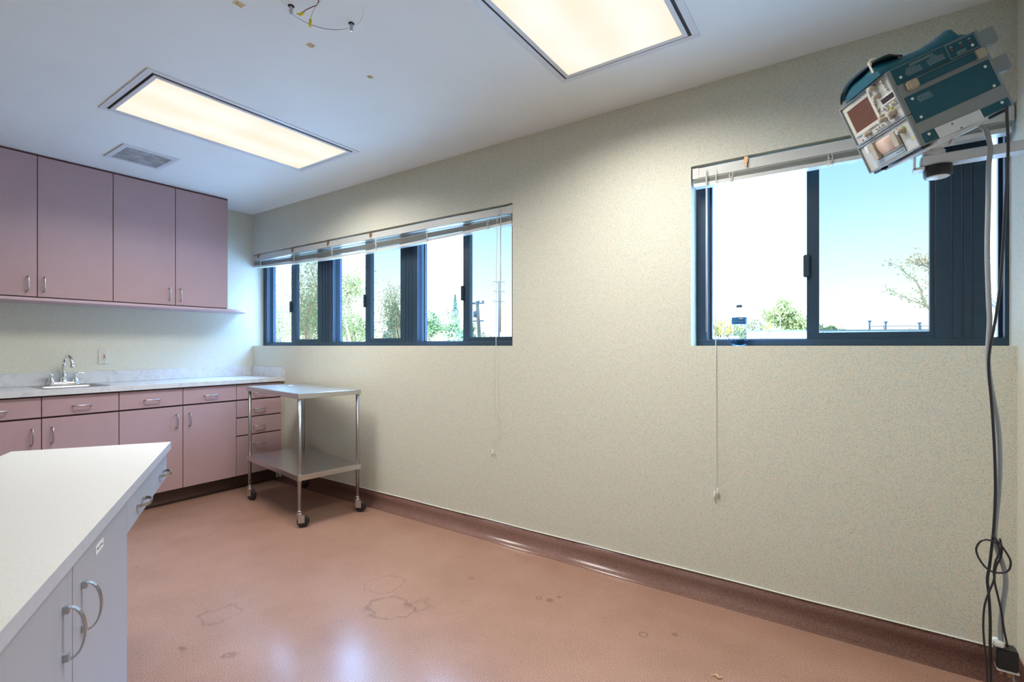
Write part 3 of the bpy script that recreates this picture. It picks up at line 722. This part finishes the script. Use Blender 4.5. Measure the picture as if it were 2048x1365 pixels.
def sidetext(bm):
    R = random.Random(5); x0, x1 = X0+.0018, X0+.0021
    def lines(y0, y1, zs, jag=0):
        for k, z in enumerate(zs):
            y = y0+R.uniform(0, jag); e = y1-R.uniform(0, jag)
            while y < e:
                l = R.uniform(.004, .012); box(bm, x0, x1, y, min(y+l, e), z-.0007, z+.0007); y += l+.0015
    lines(.045, .090, [.0155, .0105, .0055, .0005], .006)
    lines(.066, .140, [.1125, .1085], .003)
    lines(.052, .085, [.103], .004); lines(.048, .096, [.0975, .0930, .0885, .0840], .004)
    lines(.122, .150, [.1035], .004); lines(.112, .165, [.0985, .0940, .0895, .0850], .005)
    lines(.196, .226, [.0855, .0820, .0785], .003)
    for (y, z) in ((.186, .107), (.214, .108), (.240, .108)): lines(y, y+.008, [z, z-.003])
    for q in ((.176, .262, .1155, .1165), (.176, .262, .0735, .0745)): box(bm, x0, x1, *q)
    for q in ((.176, .177, .0735, .1165), (.261, .262, .0735, .1165)): box(bm, x0, x1, *q)
obj('side_print', sidetext, WTXT, mon)
for (y, z) in [(.189, .097), (.218, .098), (.245, .097)]:
    obj('adjuster', lambda bm: lathe(bm, [(.003, .0018), (.0028, .0024)], (X0, y, z), 'X', 12), mat('orange_trimmer', (.30, .06, .02, 1), .5), up)
# cord wrap brackets on the rear
for (z0, z1) in ((.066, .114), (-.030, .026)):
    def ear(bm):
        P = [(d, z1), (d+.044, z1), (d+.044, z1-.040), (d+.036, z1-.048)]
        for i in range(7):
            a = PI/2*i/6; P.append((d+.034-.034*math.sin(a), z1-.048+.024*(1-math.cos(a))*.6))
        A = [bm.verts.new((w-.030, y, z)) for y, z in P]; C = [bm.verts.new((w-.004, y, z)) for y, z in P]
        n = len(P)
        bm.faces.new(A[::-1]); bm.faces.new(C)
        for i in range(n): bm.faces.new((A[i], A[(i+1) % n], C[(i+1) % n], C[i]))
    obj('cord_bracket', ear, GREYC, mon)
# cream mounting tray
def tray(bm):
    A = [(.052, -.088), (.185, -.0925), (.186, -.1245), (.135, -.1285), (.054, -.1255)]
    a1 = [bm.verts.new((X0+.002, y, z)) for y, z in A]; a2 = [bm.verts.new((X0+.0045, y, z)) for y, z in A]
    bm.faces.new(a1[::-1]); bm.faces.new(a2)
    for i in range(5): bm.faces.new((a1[i], a1[(i+1) % 5], a2[(i+1) % 5], a2[i]))
    box(bm, -.10, X0+.0045, .045, .19, -.1285, -.1215)
    box(bm, -.075, .095, .02, .21, -.134, -.128)
obj('mounting_tray', tray, ALU, mon, bev=.0015)
for y in (.100, .118): obj('tray_screw', lambda bm: lathe(bm, [(.003, .0045), (.002, .006)], (X0, y, -.098 if y < .11 else -.119), 'X', 10), DTXT, mon)
for (x, y) in ((-.085, .018), (.09, .018), (.09, .25), (-.085, .25)): obj('foot', B(x-.02, x+.02, y-.012, y+.012, -.1285, -.1207, bev=.002), BLACKP, mon)

# pouch on top of the monitor (its own thing, lies on it)
pouch = thing('zip_pouch', 'teal vinyl zip pouch lying on top of the hanging monitor', 'pouch', mon_pos)
pouch.rotation_euler = mon.rotation_euler
def interp(tab, x):
    if x <= tab[0][0]: return tab[0][1]
    for (a, p), (b, q) in zip(tab, tab[1:]):
        if x <= b: return p+(q-p)*(x-a)/(b-a)
    return tab[-1][1]
HT = [(-.012, .020), (.0, .036), (.012, .041), (.061, .036), (.137, .028), (.181, .038), (.226, .062), (.2295, .030), (.240, .020), (.247, .003)]
def pouchf(bm):
    NY, NX = 74, 16; rows = []
    x0, x1 = -.072, .113
    for j in range(NY+1):
        y = -.012+.259*j/NY; h = interp(HT, y)
        xl = x0 + (.02 if y < .0 else 0) + .01*math.sin(y*30)
        row = []
        for i in range(NX+1):
            t = i/NX; x = xl+(x1-xl)*t
            e = (1-abs(2*t-1)**4.0)
            zz = h*e**.5*(1+.06*math.sin(t*9+y*40))
            if y > .14: zz *= 1-(1-t)**.8*.75*min(1, (y-.14)/.07)
            row.append(bm.verts.new((x, y, hh+.001+max(0.0008, zz))))
        rows.append(row)
    bot = [[bm.verts.new((r[0].co.x, r[0].co.y, hh+.0006)), bm.verts.new((r[-1].co.x, r[-1].co.y, hh+.0006))] for r in rows]
    for a, b in zip(rows, rows[1:]):
        for i in range(NX): f = bm.faces.new((a[i], a[i+1], b[i+1], b[i])); f.smooth = True
    for k in range(NY):
        bm.faces.new((rows[k][0], rows[k+1][0], bot[k+1][0], bot[k][0])); bm.faces.new((rows[k][-1], bot[k][1], bot[k+1][1], rows[k+1][-1]))
        bm.faces.new((bot[k][0], bot[k+1][0], bot[k+1][1], bot[k][1]))
    bm.faces.new(rows[0]+[bot[0][1], bot[0][0]]); bm.faces.new(rows[-1][::-1]+[bot[-1][0], bot[-1][1]])
obj('body', pouchf, TEALV, pouch)
# upper flap lifting off, with black zipper tube painting the shaded gap between
ZL = [(-.075, -.012, .006), (-.060, -.013, .026), (-.03, -.013, .040), (.005, -.013, .046), (.045, -.011, .047), (.085, -.006, .046), (.104, .006, .045), (.108, .035, .043), (.105, .055, .034), (.100, .075, .027)]
obj('zipper_dark_gap', lambda bm: tube(bm, [(x, y, hh+z) for x, y, z in spline(ZL, 4)], .0028, 8), BLACKP, pouch)
def flap(bm):
    pts = spline(ZL, 4); rows = []
    for p in pts:
        q = Vector(p); c = Vector((.03+.5*(q.x-.03), .085, .026))
        row = []
        for k in range(6):
            s = k/5; r = q.lerp(c, s); row.append(bm.verts.new((r.x, r.y, hh+r.z+.0042+.004*math.sin(s*PI)*(1 if q.z > .02 else .5))))
        rows.append(row)
    for a, b in zip(rows, rows[1:]):
        for k in range(5): f = bm.faces.new((a[k], a[k+1], b[k+1], b[k])); f.smooth = True
o = obj('flap', flap, TEALV, pouch); sd = o.modifiers.new('t', 'SOLIDIFY'); sd.thickness = .003
obj('zip_pull', lambda bm: (box(bm, .090, .102, -.016, -.010, hh+.040, hh+.052, .002), box(bm, .091, .100, -.0155, -.0135, hh+.018, hh+.042, .003), tube(bm, [(.088, -.012, hh+.050), (.097, -.006, hh+.056), (.106, .001, hh+.052)], .0025, 6)), BTN, pouch)

# arm
arm = thing('monitor_bracket', 'white metal wall bracket carrying the hanging monitor across the window', 'bracket', (RX, 2.02, 1.77))
rr = lambda x0, x1, y0, y1, z0, z1: (x0-RX, x1-RX, y0-2.02, y1-2.02, z0-1.77, z1-1.77)
obj('beam', lambda bm: box(bm, *rr(.190, RX-.010, 1.999, 2.052, 1.7605, 1.7905), .003), ALU, arm)
obj('wall_plate', lambda bm: box(bm, *rr(RX-.012, RX-.0005, 1.96, 2.09, 1.70, 1.85), .003), ALU, arm)
o = obj('pivot', lambda bm: (lathe(bm, [(.033, -.045), (.036, -.040), (.036, -.012), (.030, -.010)], (.233-RX, .006, 0))), BLACKP, arm)
obj('pivot_cap', lambda bm: lathe(bm, [(.001, -.0475), (.026, -.047), (.030, -.0445)], (.233-RX, .006, 0)), WHITEP, arm)
obj('knuckle', lambda bm: (lathe(bm, [(.026, .020), (.027, .026), (.027, .036), (.022, .040)], (.225-RX, .006, 0)), box(bm, *rr(.195, .245, 2.0, 2.045, 1.795, 1.812), .003), tube(bm, [(.215-RX, -.03, .040), (.255-RX, -.034, .048)], .009, 12), lathe(bm, [(.001, 0), (.011, .002), (.012, .01), (.001, .014)], (.256-RX, -.034, .047), 'X', 14)), ALU, arm)
obj('end_bracket', lambda bm: (box(bm, *rr(.172, .178, 2.0, 2.045, 1.752, 1.80), .001), box(bm, *rr(.172, .200, 2.0, 2.045, 1.750, 1.758), .001)), WHITEP, arm)

# cables
def cable(label, pts, y, r, m, dy=None):
    P = [(x, y if dy is None else y+dy*i, z) for i, (x, z) in enumerate(pts)]
    return tag(obj('cable', lambda bm: tube(bm, spline(P, 5), r, 10), m, origin=P[-1]), label, 'cable')
gray = [(0.312, 1.846), (0.327, 1.831), (0.335, 1.812), (0.34, 1.783), (0.342, 1.761), (0.338, 1.718), (0.337, 1.617), (0.335, 1.472), (0.338, 1.327), (0.34, 1.269), (0.337, 1.197), (0.336, 1.161), (0.34, 1.096), (0.35, 1.024), (0.358, 0.953), (0.361, 0.867), (0.359, 0.78), (0.353, 0.693), (0.35, 0.642), (0.355, 0.607), (0.365, 0.574), (0.372, 0.54), (0.373, 0.505), (0.368, 0.453), (0.363, 0.394), (0.363, 0.337)]
cable('thick grey cable hanging from the monitor to the black adapter', gray, 1.958, .0062, CABG)
blk = [(0.373, 1.88), (0.374, 1.837), (0.376, 1.751), (0.373, 1.666), (0.368, 1.539), (0.361, 1.383), (0.353, 1.297), (0.346, 1.24), (0.338, 1.182), (0.336, 1.125), (0.343, 1.01), (0.348, 0.895), (0.35, 0.78), (0.347, 0.679), (0.344, 0.635), (0.338, 0.562), (0.333, 0.517), (0.336, 0.475), (0.339, 0.403), (0.339, 0.317), (0.341, 0.224), (0.344, 0.10), (.33, .02), (.30, .0045)]
cable('long black cable hanging beside the grey one down to the floor', blk, 1.9465, .0036, CABB)
lp = [(0.341, 0.651), (0.353, 0.635), (0.365, 0.617), (0.378, 0.59), (0.379, 0.57), (0.373, 0.555), (0.361, 0.547), (0.343, 0.545), (0.326, 0.556), (0.312, 0.581), (0.308, 0.604), (0.316, 0.625), (0.328, 0.634), (0.342, 0.633), (.352, .628), (0.357, 0.607), (0.349, 0.578), (0.345, 0.549), (0.345, 0.522), (0.335, 0.485), (0.326, 0.445), (0.323, 0.399), (0.324, 0.348), (0.329, 0.281), (0.333, 0.18), (.33, .05), (.32, .0045)]
cable('thin dark cord tied in an open loop around the hanging cables', lp, 1.937, .0026, CABB)
s2 = [(0.36, 0.640), (0.364, 0.611), (0.361, 0.583), (0.352, 0.557), (0.349, 0.515), (0.356, 0.473), (0.364, 0.424), (0.368, 0.385), (0.376, 0.334)]
cable('short black cord running down from the loop to the adapter', s2, 1.951, .0026, CABB)
ad = thing('power_adapter', 'black power adapter with white plug hanging on the cables near the floor', 'adapter', (.372, 1.957, .27))
obj('body', B(-.022, .024, -.022, .022, .002, .060, bev=.003), BLACKP, ad)
obj('cable_grip', B(-.026, -.004, -.018, .016, .0605, .076, bev=.003), WHITEP, ad); obj('plug', B(-.020, .026, -.020, .020, -.004, .0015, bev=.001), WHITEP, ad)
obj('prong', B(-.012, -.006, -.003, .003, -.022, -.004), BRASS, ad); obj('prong', B(.004, .012, -.004, .004, -.024, -.004), BRASS, ad)
tag(obj('cable', lambda bm: tube(bm, spline([(.386, 1.957, .262), (.392, 1.957, .22), (.402, 1.96, .15), (.408, 1.97, .06), (.41, 1.99, .0045)], 5), .0028, 8), CABG, origin=(.41, 1.99, .0045)), 'thin grey lead trailing from the bottom of the black adapter', 'cable')

# bottle on the sill
bt = thing('water_bottle', 'clear plastic water bottle with blue label on the right window sill', 'bottle', (-.418, 2.487, SILL))
prof = [(.028, .0005), (.033, .006), (.034, .02), (.031, .032), (.0325, .04), (.031, .047), (.0325, .054), (.031, .061), (.0325, .068), (.031, .075), (.0325, .082), (.031, .09), (.0325, .098), (.0325, .134), (.031, .142), (.024, .158), (.014, .170), (.0125, .174), (.0125, .178)]
obj('body', lambda bm: lathe(bm, prof, seg=28), BOTTLE, bt)
obj('water', lambda bm: lathe(bm, [(.027, .001), (.0322, .007), (.0332, .020), (.032, .026), (.001, .026)], seg=24), WATER, bt)
obj('cap', lambda bm: lathe(bm, [(.0135, .1785), (.0137, .190), (.012, .1915), (.001, .1915)], seg=22), mat('slate_cap', (.10, .14, .19, 1), .4), bt)
lbj = obj('label', lambda bm: lathe(bm, [(.0332, .100), (.0333, .101), (.0333, .131), (.0332, .132)], seg=28), BLUEL, bt)
obj('label_print', lambda bm: ([box(bm, .004+i*.0046, .0072+i*.0046, -.0340+.00022*i*i*1.2, -.0330+.0006*i, .122, .129) for i in range(4)]+[box(bm, -.016, .0, -.0338, -.0325, .113, .1138)]+[box(bm, .004, .022, -.0338, -.031, .110, .1115)]), WTXT, lbj)

tag(obj('wood_shaving', lambda bm: tube(bm, spline([(-.405, 1.862, .004), (-.392, 1.868, .008), (-.380, 1.862, .005), (-.372, 1.874, .004)]), [.002]*6+[.0035]*6+[.002]*7, 6), TAPE, origin=(-.39, 1.868, 0)), 'curled tan scrap lying on the floor near the bottom edge', 'scrap')

# ------------------------------------------------------------------ outdoors
PALE_GROUND = mat('white_roof_light_bounce', (.52, .52, .50, 1), .9, noise=.3, nscale=.8)  # unseen ground, made pale to bounce daylight up into the room
struct('ground', B(-140, 90, WY+WT+.02, 180, -.30, -.12), PALE_GROUND)
def m_leaf(name, c):
    k = NT(name); b = k.b; oi = k.add('ShaderNodeNewGeometry')
    n = k.add('ShaderNodeTexNoise', _Scale=1.4, _Detail=4.0); k.link(oi, 'Position', n, 'Vector')
    r = k.ramp([(.35, tuple(x*.7 for x in c)+(1,)), (.65, tuple(min(1, x*1.25) for x in c)+(1,))]); k.link(n, 'Fac', r, 'Fac'); k.link(r, 'Color', b, 'Base Color')
    b.inputs['Roughness'].default_value = .7; b.inputs['Specular IOR Level'].default_value = .2
    return k.m
LG = m_leaf('pale_green_leaves', (0.236, 0.2173, 0.0626)); LG2 = m_leaf('grey_green_leaves', (0.233, 0.2071, 0.087)); LD = m_leaf('deep_green_leaves', (0.1573, 0.195, 0.0624))
LC = m_leaf('blue_green_needles', (0.1114, 0.1462, 0.0866)); LY = m_leaf('yellow_green_leaves', (0.4004, 0.308, 0.0396)); LB = m_leaf('dry_brown_stems', (0.4032, 0.24, 0.1092))
BARK = mat('pale_tan_bark', (0.3955, 0.2281, 0.1236, 1.0), .9, noise=.2, nscale=6); BARKD = mat('grey_brown_bark', (0.15, 0.1125, 0.0875, 1.0), .9, noise=.2, nscale=6)

def quadleaf(bm, c, s, R):
    a = Vector((R.uniform(-1, 1), R.uniform(-1, 1), R.uniform(-1, 1))).normalized()
    b = a.orthogonal().normalized()
    b = Matrix.Rotation(R.uniform(0, 6.28), 3, a) @ b
    l, wd = s*R.uniform(.7, 1.4), s*R.uniform(.35, .6)
    cc = a.cross(b)
    vs = [bm.verts.new(c+b*l), bm.verts.new(c+cc*wd), bm.verts.new(c-b*l), bm.verts.new(c-cc*wd)]
    bm.faces.new(vs)

def tree(label, x, y, h, crown_r, crown_z, nleaf, ls, lm, bark, trunk_r=.16, lean=0., droop=False, seed=1, zg=-.12, levels=4, name='tree', start=.18, cat='tree'):
    R = random.Random(seed); t = thing(name, label, cat, (x, y, zg))
    tips = []; branches = []
    def grow(p, dr, L, r, lv):
        n = 5; pts = [p.copy()]; q = p.copy(); dd = dr.copy()
        for i in range(n):
            dd = (dd+Vector((R.uniform(-.28, .28), R.uniform(-.28, .28), R.uniform(-.12, .2)))).normalized()
            q = q+dd*L/n; pts.append(q.copy())
            if lv < levels and i >= 1 and R.random() < .75:
                nd = (dd+Vector((R.uniform(-1, 1), R.uniform(-1, 1), R.uniform(-.2, .6)))).normalized()
                grow(q, nd, L*R.uniform(.5, .72), r*.52, lv+1)
        branches.append((pts, [r*(1-.5*i/n) for i in range(n+1)]))
        if lv >= levels-1: tips.extend(pts[1:])
    hc = h*(1-start)
    grow(Vector((0, 0, 0)), Vector((lean, 0, 1)).normalized(), h*.62, trunk_r, 0)
    def fit(p):
        # keep the crown inside its envelope
        return p
    obj('trunk', lambda bm: [tube(bm, pts, [max(.012, r) for r in rr_], 6 if rr_[0] > .03 else 4, cap=False) for pts, rr_ in branches], bark, t)
    def leaves(bm):
        for i in range(nleaf):
            p = R.choice(tips); o = Vector((R.gauss(0, 1), R.gauss(0, 1), R.gauss(0, .8)))*crown_r*.16
            if droop:
                k = R.random(); c = p+Vector((o.x, o.y, -k*crown_r*.9)); 
            else: c = p+o
            if c.z < h*start*.6: continue
            quadleaf(bm, c, ls, R)
    obj('foliage', leaves, lm, t)
    return t

def conifer(label, x, y, h, r, n, ls, lm, seed, zg=-.12):
    R = random.Random(seed); t = thing('conifer', label, 'tree', (x, y, zg))
    obj('trunk', lambda bm: tube(bm, [(0, 0, 0), (0, 0, h*.5), (0, 0, h*.97)], [.18, .10, .02], 6), BARKD, t)
    def f(bm):
        for i in range(n):
            k = R.random()**.8; z = h*(.12+.88*k); lay = .55+.45*abs(math.sin(z*3.1)); rad = r*(1-k)*lay*R.uniform(.3, 1)**.5+.03
            a = R.uniform(0, 2*PI); quadleaf(bm, Vector((rad*math.cos(a), rad*math.sin(a), z-rad*.25)), ls, R)
    obj('foliage', f, lm, t)

def bush(label, x, y, h, rx, n, ls, lm, seed, zg=-.12, name='bush', cat='bush', stems=False, bottom=0.0):
    R = random.Random(seed); t = thing(name, label, cat, (x, y, zg))
    obj('stem', lambda bm: [tube(bm, [(0, 0, 0), (R.uniform(-.4, .4)*rx, R.uniform(-.3, .3)*rx, h*.4), (R.uniform(-.7, .7)*rx, R.uniform(-.4, .4)*rx, h*.8)], [.03*h/2, .02*h/2, .01], 5) for _ in range(7)], BARKD, t)
    lobes = [(R.uniform(-.7, .7)*rx, R.uniform(-.4, .4)*rx, R.uniform(.35, .8)*h, R.uniform(.25, .45)*min(rx, h)) for _ in range(11)]
    def f(bm):
        for i in range(n):
            l = R.choice(lobes); v_ = Vector((R.gauss(0, 1), R.gauss(0, 1), R.gauss(0, 1))).normalized()*l[3]*R.uniform(.6, 1.05)
            c = Vector((l[0], l[1], l[2]))+v_
            if c.z < bottom: c.z = bottom+abs(c.z-bottom)
            quadleaf(bm, c, ls, R)
    obj('foliage', f, lm, t)

tree('pale wispy tree with tan forked trunk seen through the left window unit', -18.2, 11.7, 4.6, 1.7, 3, 3600, .050, LG2, BARK, .11, .05, True, 11)
tree('thin pale tree leaning behind the wispy one at the leftmost pane', -21.3, 12.2, 4.1, 1.5, 2.5, 3800, .05, LG, BARK, .10, -.08, True, 5)
tree('bushy green tree with tan bare limbs in the middle window unit', -20.6, 15.2, 4.3, 2.3, 2.8, 9000, .055, LG, BARK, .11, .10, False, 23)
tree('pale green spreading tree beside the conifer in the middle window unit', -18.4, 17.0, 3.5, 1.5, 2.8, 3400, .05, LG2, BARK, .13, .05, True, 8)
bush('dense green foliage mass filling the lower half of the middle window unit', -22.7, 17.0, 4.1, 1.7, 6000, .055, LG, 61)
bush('pale grey-green foliage mass in the leftmost clear pane', -23.9, 13.8, 4.3, 1.4, 3600, .05, LG2, 62)
conifer('tall blue-green conifer at the right edge of the middle window unit', -34.3, 31.0, 5.4, 2.0, 2600, .10, LC, 3)
bush('large rounded green bushes low in the right window unit', -27.6, 29.0, 4.3, 2.3, 5200, .10, LD, 4)
bush('lower green bush beside the large rounded bushes', -25.4, 29.4, 3.3, 1.8, 3200, .09, LD, 14)
conifer('thin conifer standing above the bushes left of the meeting rail', -39.7, 45.5, 7.6, 1.5, 1600, .12, LC, 9)
conifer('short conifer just left of the wooden utility pole', -38.2, 46.5, 5.2, 1.3, 1500, .11, LC, 19)
bush('dry brown brush along the bottom of the right window unit', -20.6, 22.2, 2.05, 2.2, 2200, .06, LB, 6)
bush('dark hedge low behind the meeting rail of the right window unit', -22.6, 27.0, 2.3, 2.0, 2200, .07, LC, 16)
conifer('small round tree far left in the leftmost pane', -57.8, 33.1, 4.2, 1.6, 900, .12, LD, 29)

WOOD = mat('weathered_pole_wood', (0.11, 0.077, 0.0616, 1.0), .9, noise=.2, nscale=10); DG = mat('dark_line_hardware', (0.066, 0.088, 0.121, 1.0), .7)
pl = thing('utility_pole', 'wooden utility pole with two crossarms seen through the right window unit', 'utility pole', (-24.6, 31.3, -.12))
obj('pole', lambda bm: tube(bm, [(0, 0, 0), (-.15, 0, 2.5), (-.35, 0, 4.95)], [.16, .14, .12], 10), WOOD, pl)
obj('crossarm', lambda bm: (box(bm, -1.15, .35, -.06, .06, 4.72, 4.82), box(bm, -.75, .30, -.06, .06, 3.28, 3.38)), DG, pl)
for x in (-1.05, -.20, .25): obj('insulator', lambda bm: lathe(bm, [(.03, 4.82), (.08, 4.87), (.08, 4.97), (.03, 5.0)], (x, 0, 0), seg=8), DG, pl)
obj('transformer', lambda bm: (lathe(bm, [(.10, 3.65), (.11, 3.7), (.11, 4.1), (.06, 4.14)], (-.62, 0, 0), seg=10), lathe(bm, [(.05, 3.62), (.06, 4.2)], (-.38, -.1, 0), seg=8)), DG, pl)
py = thing('steel_power_pole', 'tall slender power pole with three drooping crossarms beside the blind cord', 'utility pole', (-52.9, 72.8, -.12))
obj('pole', lambda bm: tube(bm, [(0, 0, 0), (0, 0, 13.2)], [.20, .10], 8), DG, py)
for z in (13.0, 11.2, 9.4):
    obj('crossarm', lambda bm: (tube(bm, [(-.9, -.5, z+.18), (0, 0, z), (.9, .5, z+.10)], .05, 5), tube(bm, [(-.9, -.5, z+.18), (-1.05, -.55, z-.6)], .025, 4), tube(bm, [(.9, .5, z+.1), (.8, .45, z-.6)], .025, 4)), DG, py)
sp_ = thing('thin_pole', 'thin distant pole low in the leftmost pane', 'pole', (-37.75, 22.6, -.12))
obj('pole', lambda bm: tube(bm, [(0, 0, 0), (0, 0, 2.7)], [.06, .04], 6), DG, sp_); obj('lamp_head', B(-.12, .12, -.05, .05, 2.35, 2.75), DG, sp_)
for i, (z0, z1, dy) in enumerate([(4.9, 2.6, 0), (3.4, 2.2, .1)]):
    tag(obj('power_line', lambda bm: tube(bm, [(-24.9-(.9*i), 31.4, z0-.1), (-32, 28.5, (z0+z1)/2-.4), (-42, 26, z1)], .02, 4), DG, origin=(-24.9, 31.4, z0)), ['upper', 'lower'][i]+' power line running left from the wooden utility pole', 'power line')

ROOFW = mat('white_painted_parapet', (.6, .59, .57, 1), .8)
bd = thing('low_building', 'low white flat-roofed building across the right window', 'building', (0, 24.5, -.12))
obj('wall', lambda bm: prism(bm, [(-3.4, -2.6), (9, 3.4), (9, 9), (-3.4, 9)], 0, 1.90), ROOFW, bd)
obj('coping', lambda bm: prism(bm, [(-3.45, -2.7), (9.05, 3.3), (9.05, 3.6), (-3.45, -2.4)], 1.90, 1.95), mat('grey_coping', (.08, .09, .10, 1), .7), bd)
for (x, y, z) in ((.72, -.2, .38), (1.25, .1, .34), (2.35, .7, .30)):
    obj('roof_pipe', lambda bm: (cyl(bm, (x, y, 1.95), (x, y, 1.95+z), .03, 6), cyl(bm, (x, y, 1.95+z-.06), (x, y, 1.95+z), .06, 6)), DG, bd)
obj('roof_railing', lambda bm: [tube(bm, [(.75, 0, 2.0+k), (7.5, 3.1, 2.0+k)], .012, 4) for k in (.10,)]+[tube(bm, [(1.2+q*1.2, .2+q*.55, 1.95), (1.2+q*1.2, .2+q*.55, 2.14)], .012, 4) for q in range(6)], DG, bd)
tree('large round tree with brown and green leaves above the white building', -3.1, 47.5, 4.2, 1.9, 2.6, 5200, .13, LG, BARKD, .22, 0, False, 31, levels=3)
bush('rounded brown and green treetop left of the green tree above the white roof', -6.3, 44.0, 4.0, 1.6, 3600, .12, LG2, 32, name='treetop')
bush('dark green treetop showing right of the wide meeting rail', -1.2, 52.5, 3.9, 1.5, 2600, .12, LD, 33, name='treetop')
bush('pinkish distant treetops on the horizon left of the green tree', -8.6, 66.0, 3.9, 2.6, 1800, .12, LB, 34, name='treetop')
tree('tall thin tree with brown trunk at the right edge of the screened pane', 4.6, 35.5, 7.0, .9, 4.5, 1500, .075, LG2, BARK, .16, -.02, False, 47, levels=2)
tree('sparse tree behind the narrow rightmost pane', 8.6, 38.5, 6.8, 1.4, 4.5, 2600, .08, LB, BARKD, .18, -.03, False, 43, levels=3)
bush('bare low brush on the roofline left of the thin tree', 2.8, 37.5, 2.7, 1.4, 900, .05, LB, 44)
pb = thing('planter_box', 'pale grey planter box with a scalloped front outside the right window', 'planter', (-1.95, 9.55, -.12))
obj('box', lambda bm: (box(bm, -.6, .42, -.3, .3, 0, 1.42), [box(bm, -.6+k*.17, -.6+k*.17+.145, -.36, -.3, .2, 1.46+.02*(k % 2)) for k in range(6)]), mat('pale_grey_concrete', (0.256, 0.28, 0.288, 1.0), .8), pb)
def plant(label, x, y, zb, h, rx, n, ls, lm, seed):
    R = random.Random(seed); t = thing('shrub', label, 'shrub', (x, y, zb))
    st = []
    for _ in range(n):
        a = R.uniform(0, 6.28); r = rx*R.random()**.5; b0 = Vector((r*math.cos(a)*.6, r*math.sin(a)*.5, 0)); tp = Vector((r*math.cos(a)*1.1, r*math.sin(a)*.8, h*R.uniform(.45, 1)))
        st.append((b0, tp))
    obj('stem', lambda bm: [tube(bm, [a, a.lerp(b, .6)+Vector((.02, 0, 0)), b], .006, 4, cap=False) for a, b in st], BARKD, t)
    def f(bm):
        for a, b in st:
            for k in range(9):
                quadleaf(bm, a.lerp(b, R.uniform(.25, 1))+Vector((R.uniform(-.05, .05), R.uniform(-.05, .05), R.uniform(-.03, .05))), ls, R)
    obj('foliage', f, lm, t)
plant('yellow-green shrub growing in the planter box', -1.97, 9.57, 1.30, .46, .42, 46, .038, LY, 51)
plant('taller yellow-green shrub at the left edge of the right window', -2.25, 9.75, 1.20, .75, .18, 26, .04, LG, 52)
plant('leafy yellow-green stems right of the water bottle', -1.15, 9.9, -.12, 1.85, .35, 26, .045, LY, 53)
plant('few drooping yellow-green sprigs in front of the white wall', -.45, 10.0, -.12, 1.72, .25, 12, .04, LY, 54)

# ------------------------------------------------------------------ world, sun
wd = bpy.data.worlds.new('sky'); SC.world = wd; wd.use_nodes = True
nt = wd.node_tree; bg = nt.nodes['Background']
tc = nt.nodes.new('ShaderNodeTexCoord'); sx = nt.nodes.new('ShaderNodeSeparateXYZ'); nt.links.new(tc.outputs['Generated'], sx.inputs['Vector'])
rp = nt.nodes.new('ShaderNodeValToRGB'); e = rp.color_ramp.elements
SKY = [(0.0, (.20, .21, .20)), (.02, (.92, .95, 1.0)), (.12, (.66, .82, 1.0)), (.24, (.40, .66, 1.0)), (.34, (.27, .56, 1.0)), (.55, (.28, .53, 1.0)), (1.0, (.28, .53, 1.0))]
while len(e) < len(SKY): e.new(.5)
for i, (p, c) in enumerate(SKY): e[i].position = p; e[i].color = c+(1,)
nt.links.new(sx.outputs['Z'], rp.inputs['Fac']); nt.links.new(rp.outputs['Color'], bg.inputs['Color'])
st = nt.nodes.new('ShaderNodeMapRange'); st.inputs['From Min'].default_value = .30; st.inputs['From Max'].default_value = .62
st.inputs['To Min'].default_value = 4.2; st.inputs['To Max'].default_value = 36.0
nt.links.new(sx.outputs['Z'], st.inputs['Value']); nt.links.new(st.outputs['Result'], bg.inputs['Strength'])
sun = bpy.data.lights.new('sun', 'SUN'); sun.energy = 6.0; sun.angle = .01; sun.color = (1, .95, .88)
so = bpy.data.objects.new('sun', sun); COL.objects.link(so); so.rotation_euler = Vector((-.45, -.75, .62)).to_track_quat('Z', 'Y').to_euler(); so.location = (0, -5, 20)
for (x0, x1) in (W1, W2):
    p = bpy.data.lights.new('window_portal', 'AREA'); p.shape = 'RECTANGLE'; p.size = x1-x0; p.size_y = HEAD-SILL; p.cycles.is_portal = True
    po = bpy.data.objects.new('window_portal', p); COL.objects.link(po); po.location = ((x0+x1)/2, WY+WT+.01, (SILL+HEAD)/2); po.rotation_euler = (-PI/2, 0, 0)

# ------------------------------------------------------------------ camera, view
cam = bpy.data.cameras.new('camera'); co = bpy.data.objects.new('camera', cam); COL.objects.link(co)
cam.sensor_width = 36; cam.lens = 36*978/2048; cam.shift_y = 9.5/2048; cam.clip_start = .02; cam.clip_end = 500
co.location = (0, 0, CAMZ); co.rotation_euler = (PI/2, 0, math.radians(34.48)); SC.camera = co
vs = SC.view_settings; vs.view_transform = 'Standard'; vs.look = 'None'; vs.exposure = 0.1; vs.gamma = 1.0
SC.cycles.use_denoising = True

# ------------------------------------------------------------------ groups of look-alikes
GROUPS = {'wall_cabinet': 'mauve wall cabinets', 'base_cabinet': 'mauve base cabinets', 'ceiling_light': 'ceiling light panels', 'venetian_blind': 'raised window blinds',
          'ceiling_bolt': 'bolts left in the ceiling', 'wire': 'wires left in the ceiling', 'tape_square': 'lettered tape squares on the ceiling', 'cable': 'cables hanging under the monitor',
          'tree': 'trees seen through the windows', 'conifer': 'conifers seen through the windows', 'bush': 'bushes seen through the windows', 'treetop': 'distant treetops',
          'shrub': 'shrubs just outside the right window', 'power_line': 'power lines'}
for o in list(bpy.data.objects):
    k = o.name.split('.')[0]
    if o.parent is None and k in GROUPS: o['group'] = GROUPS[k]
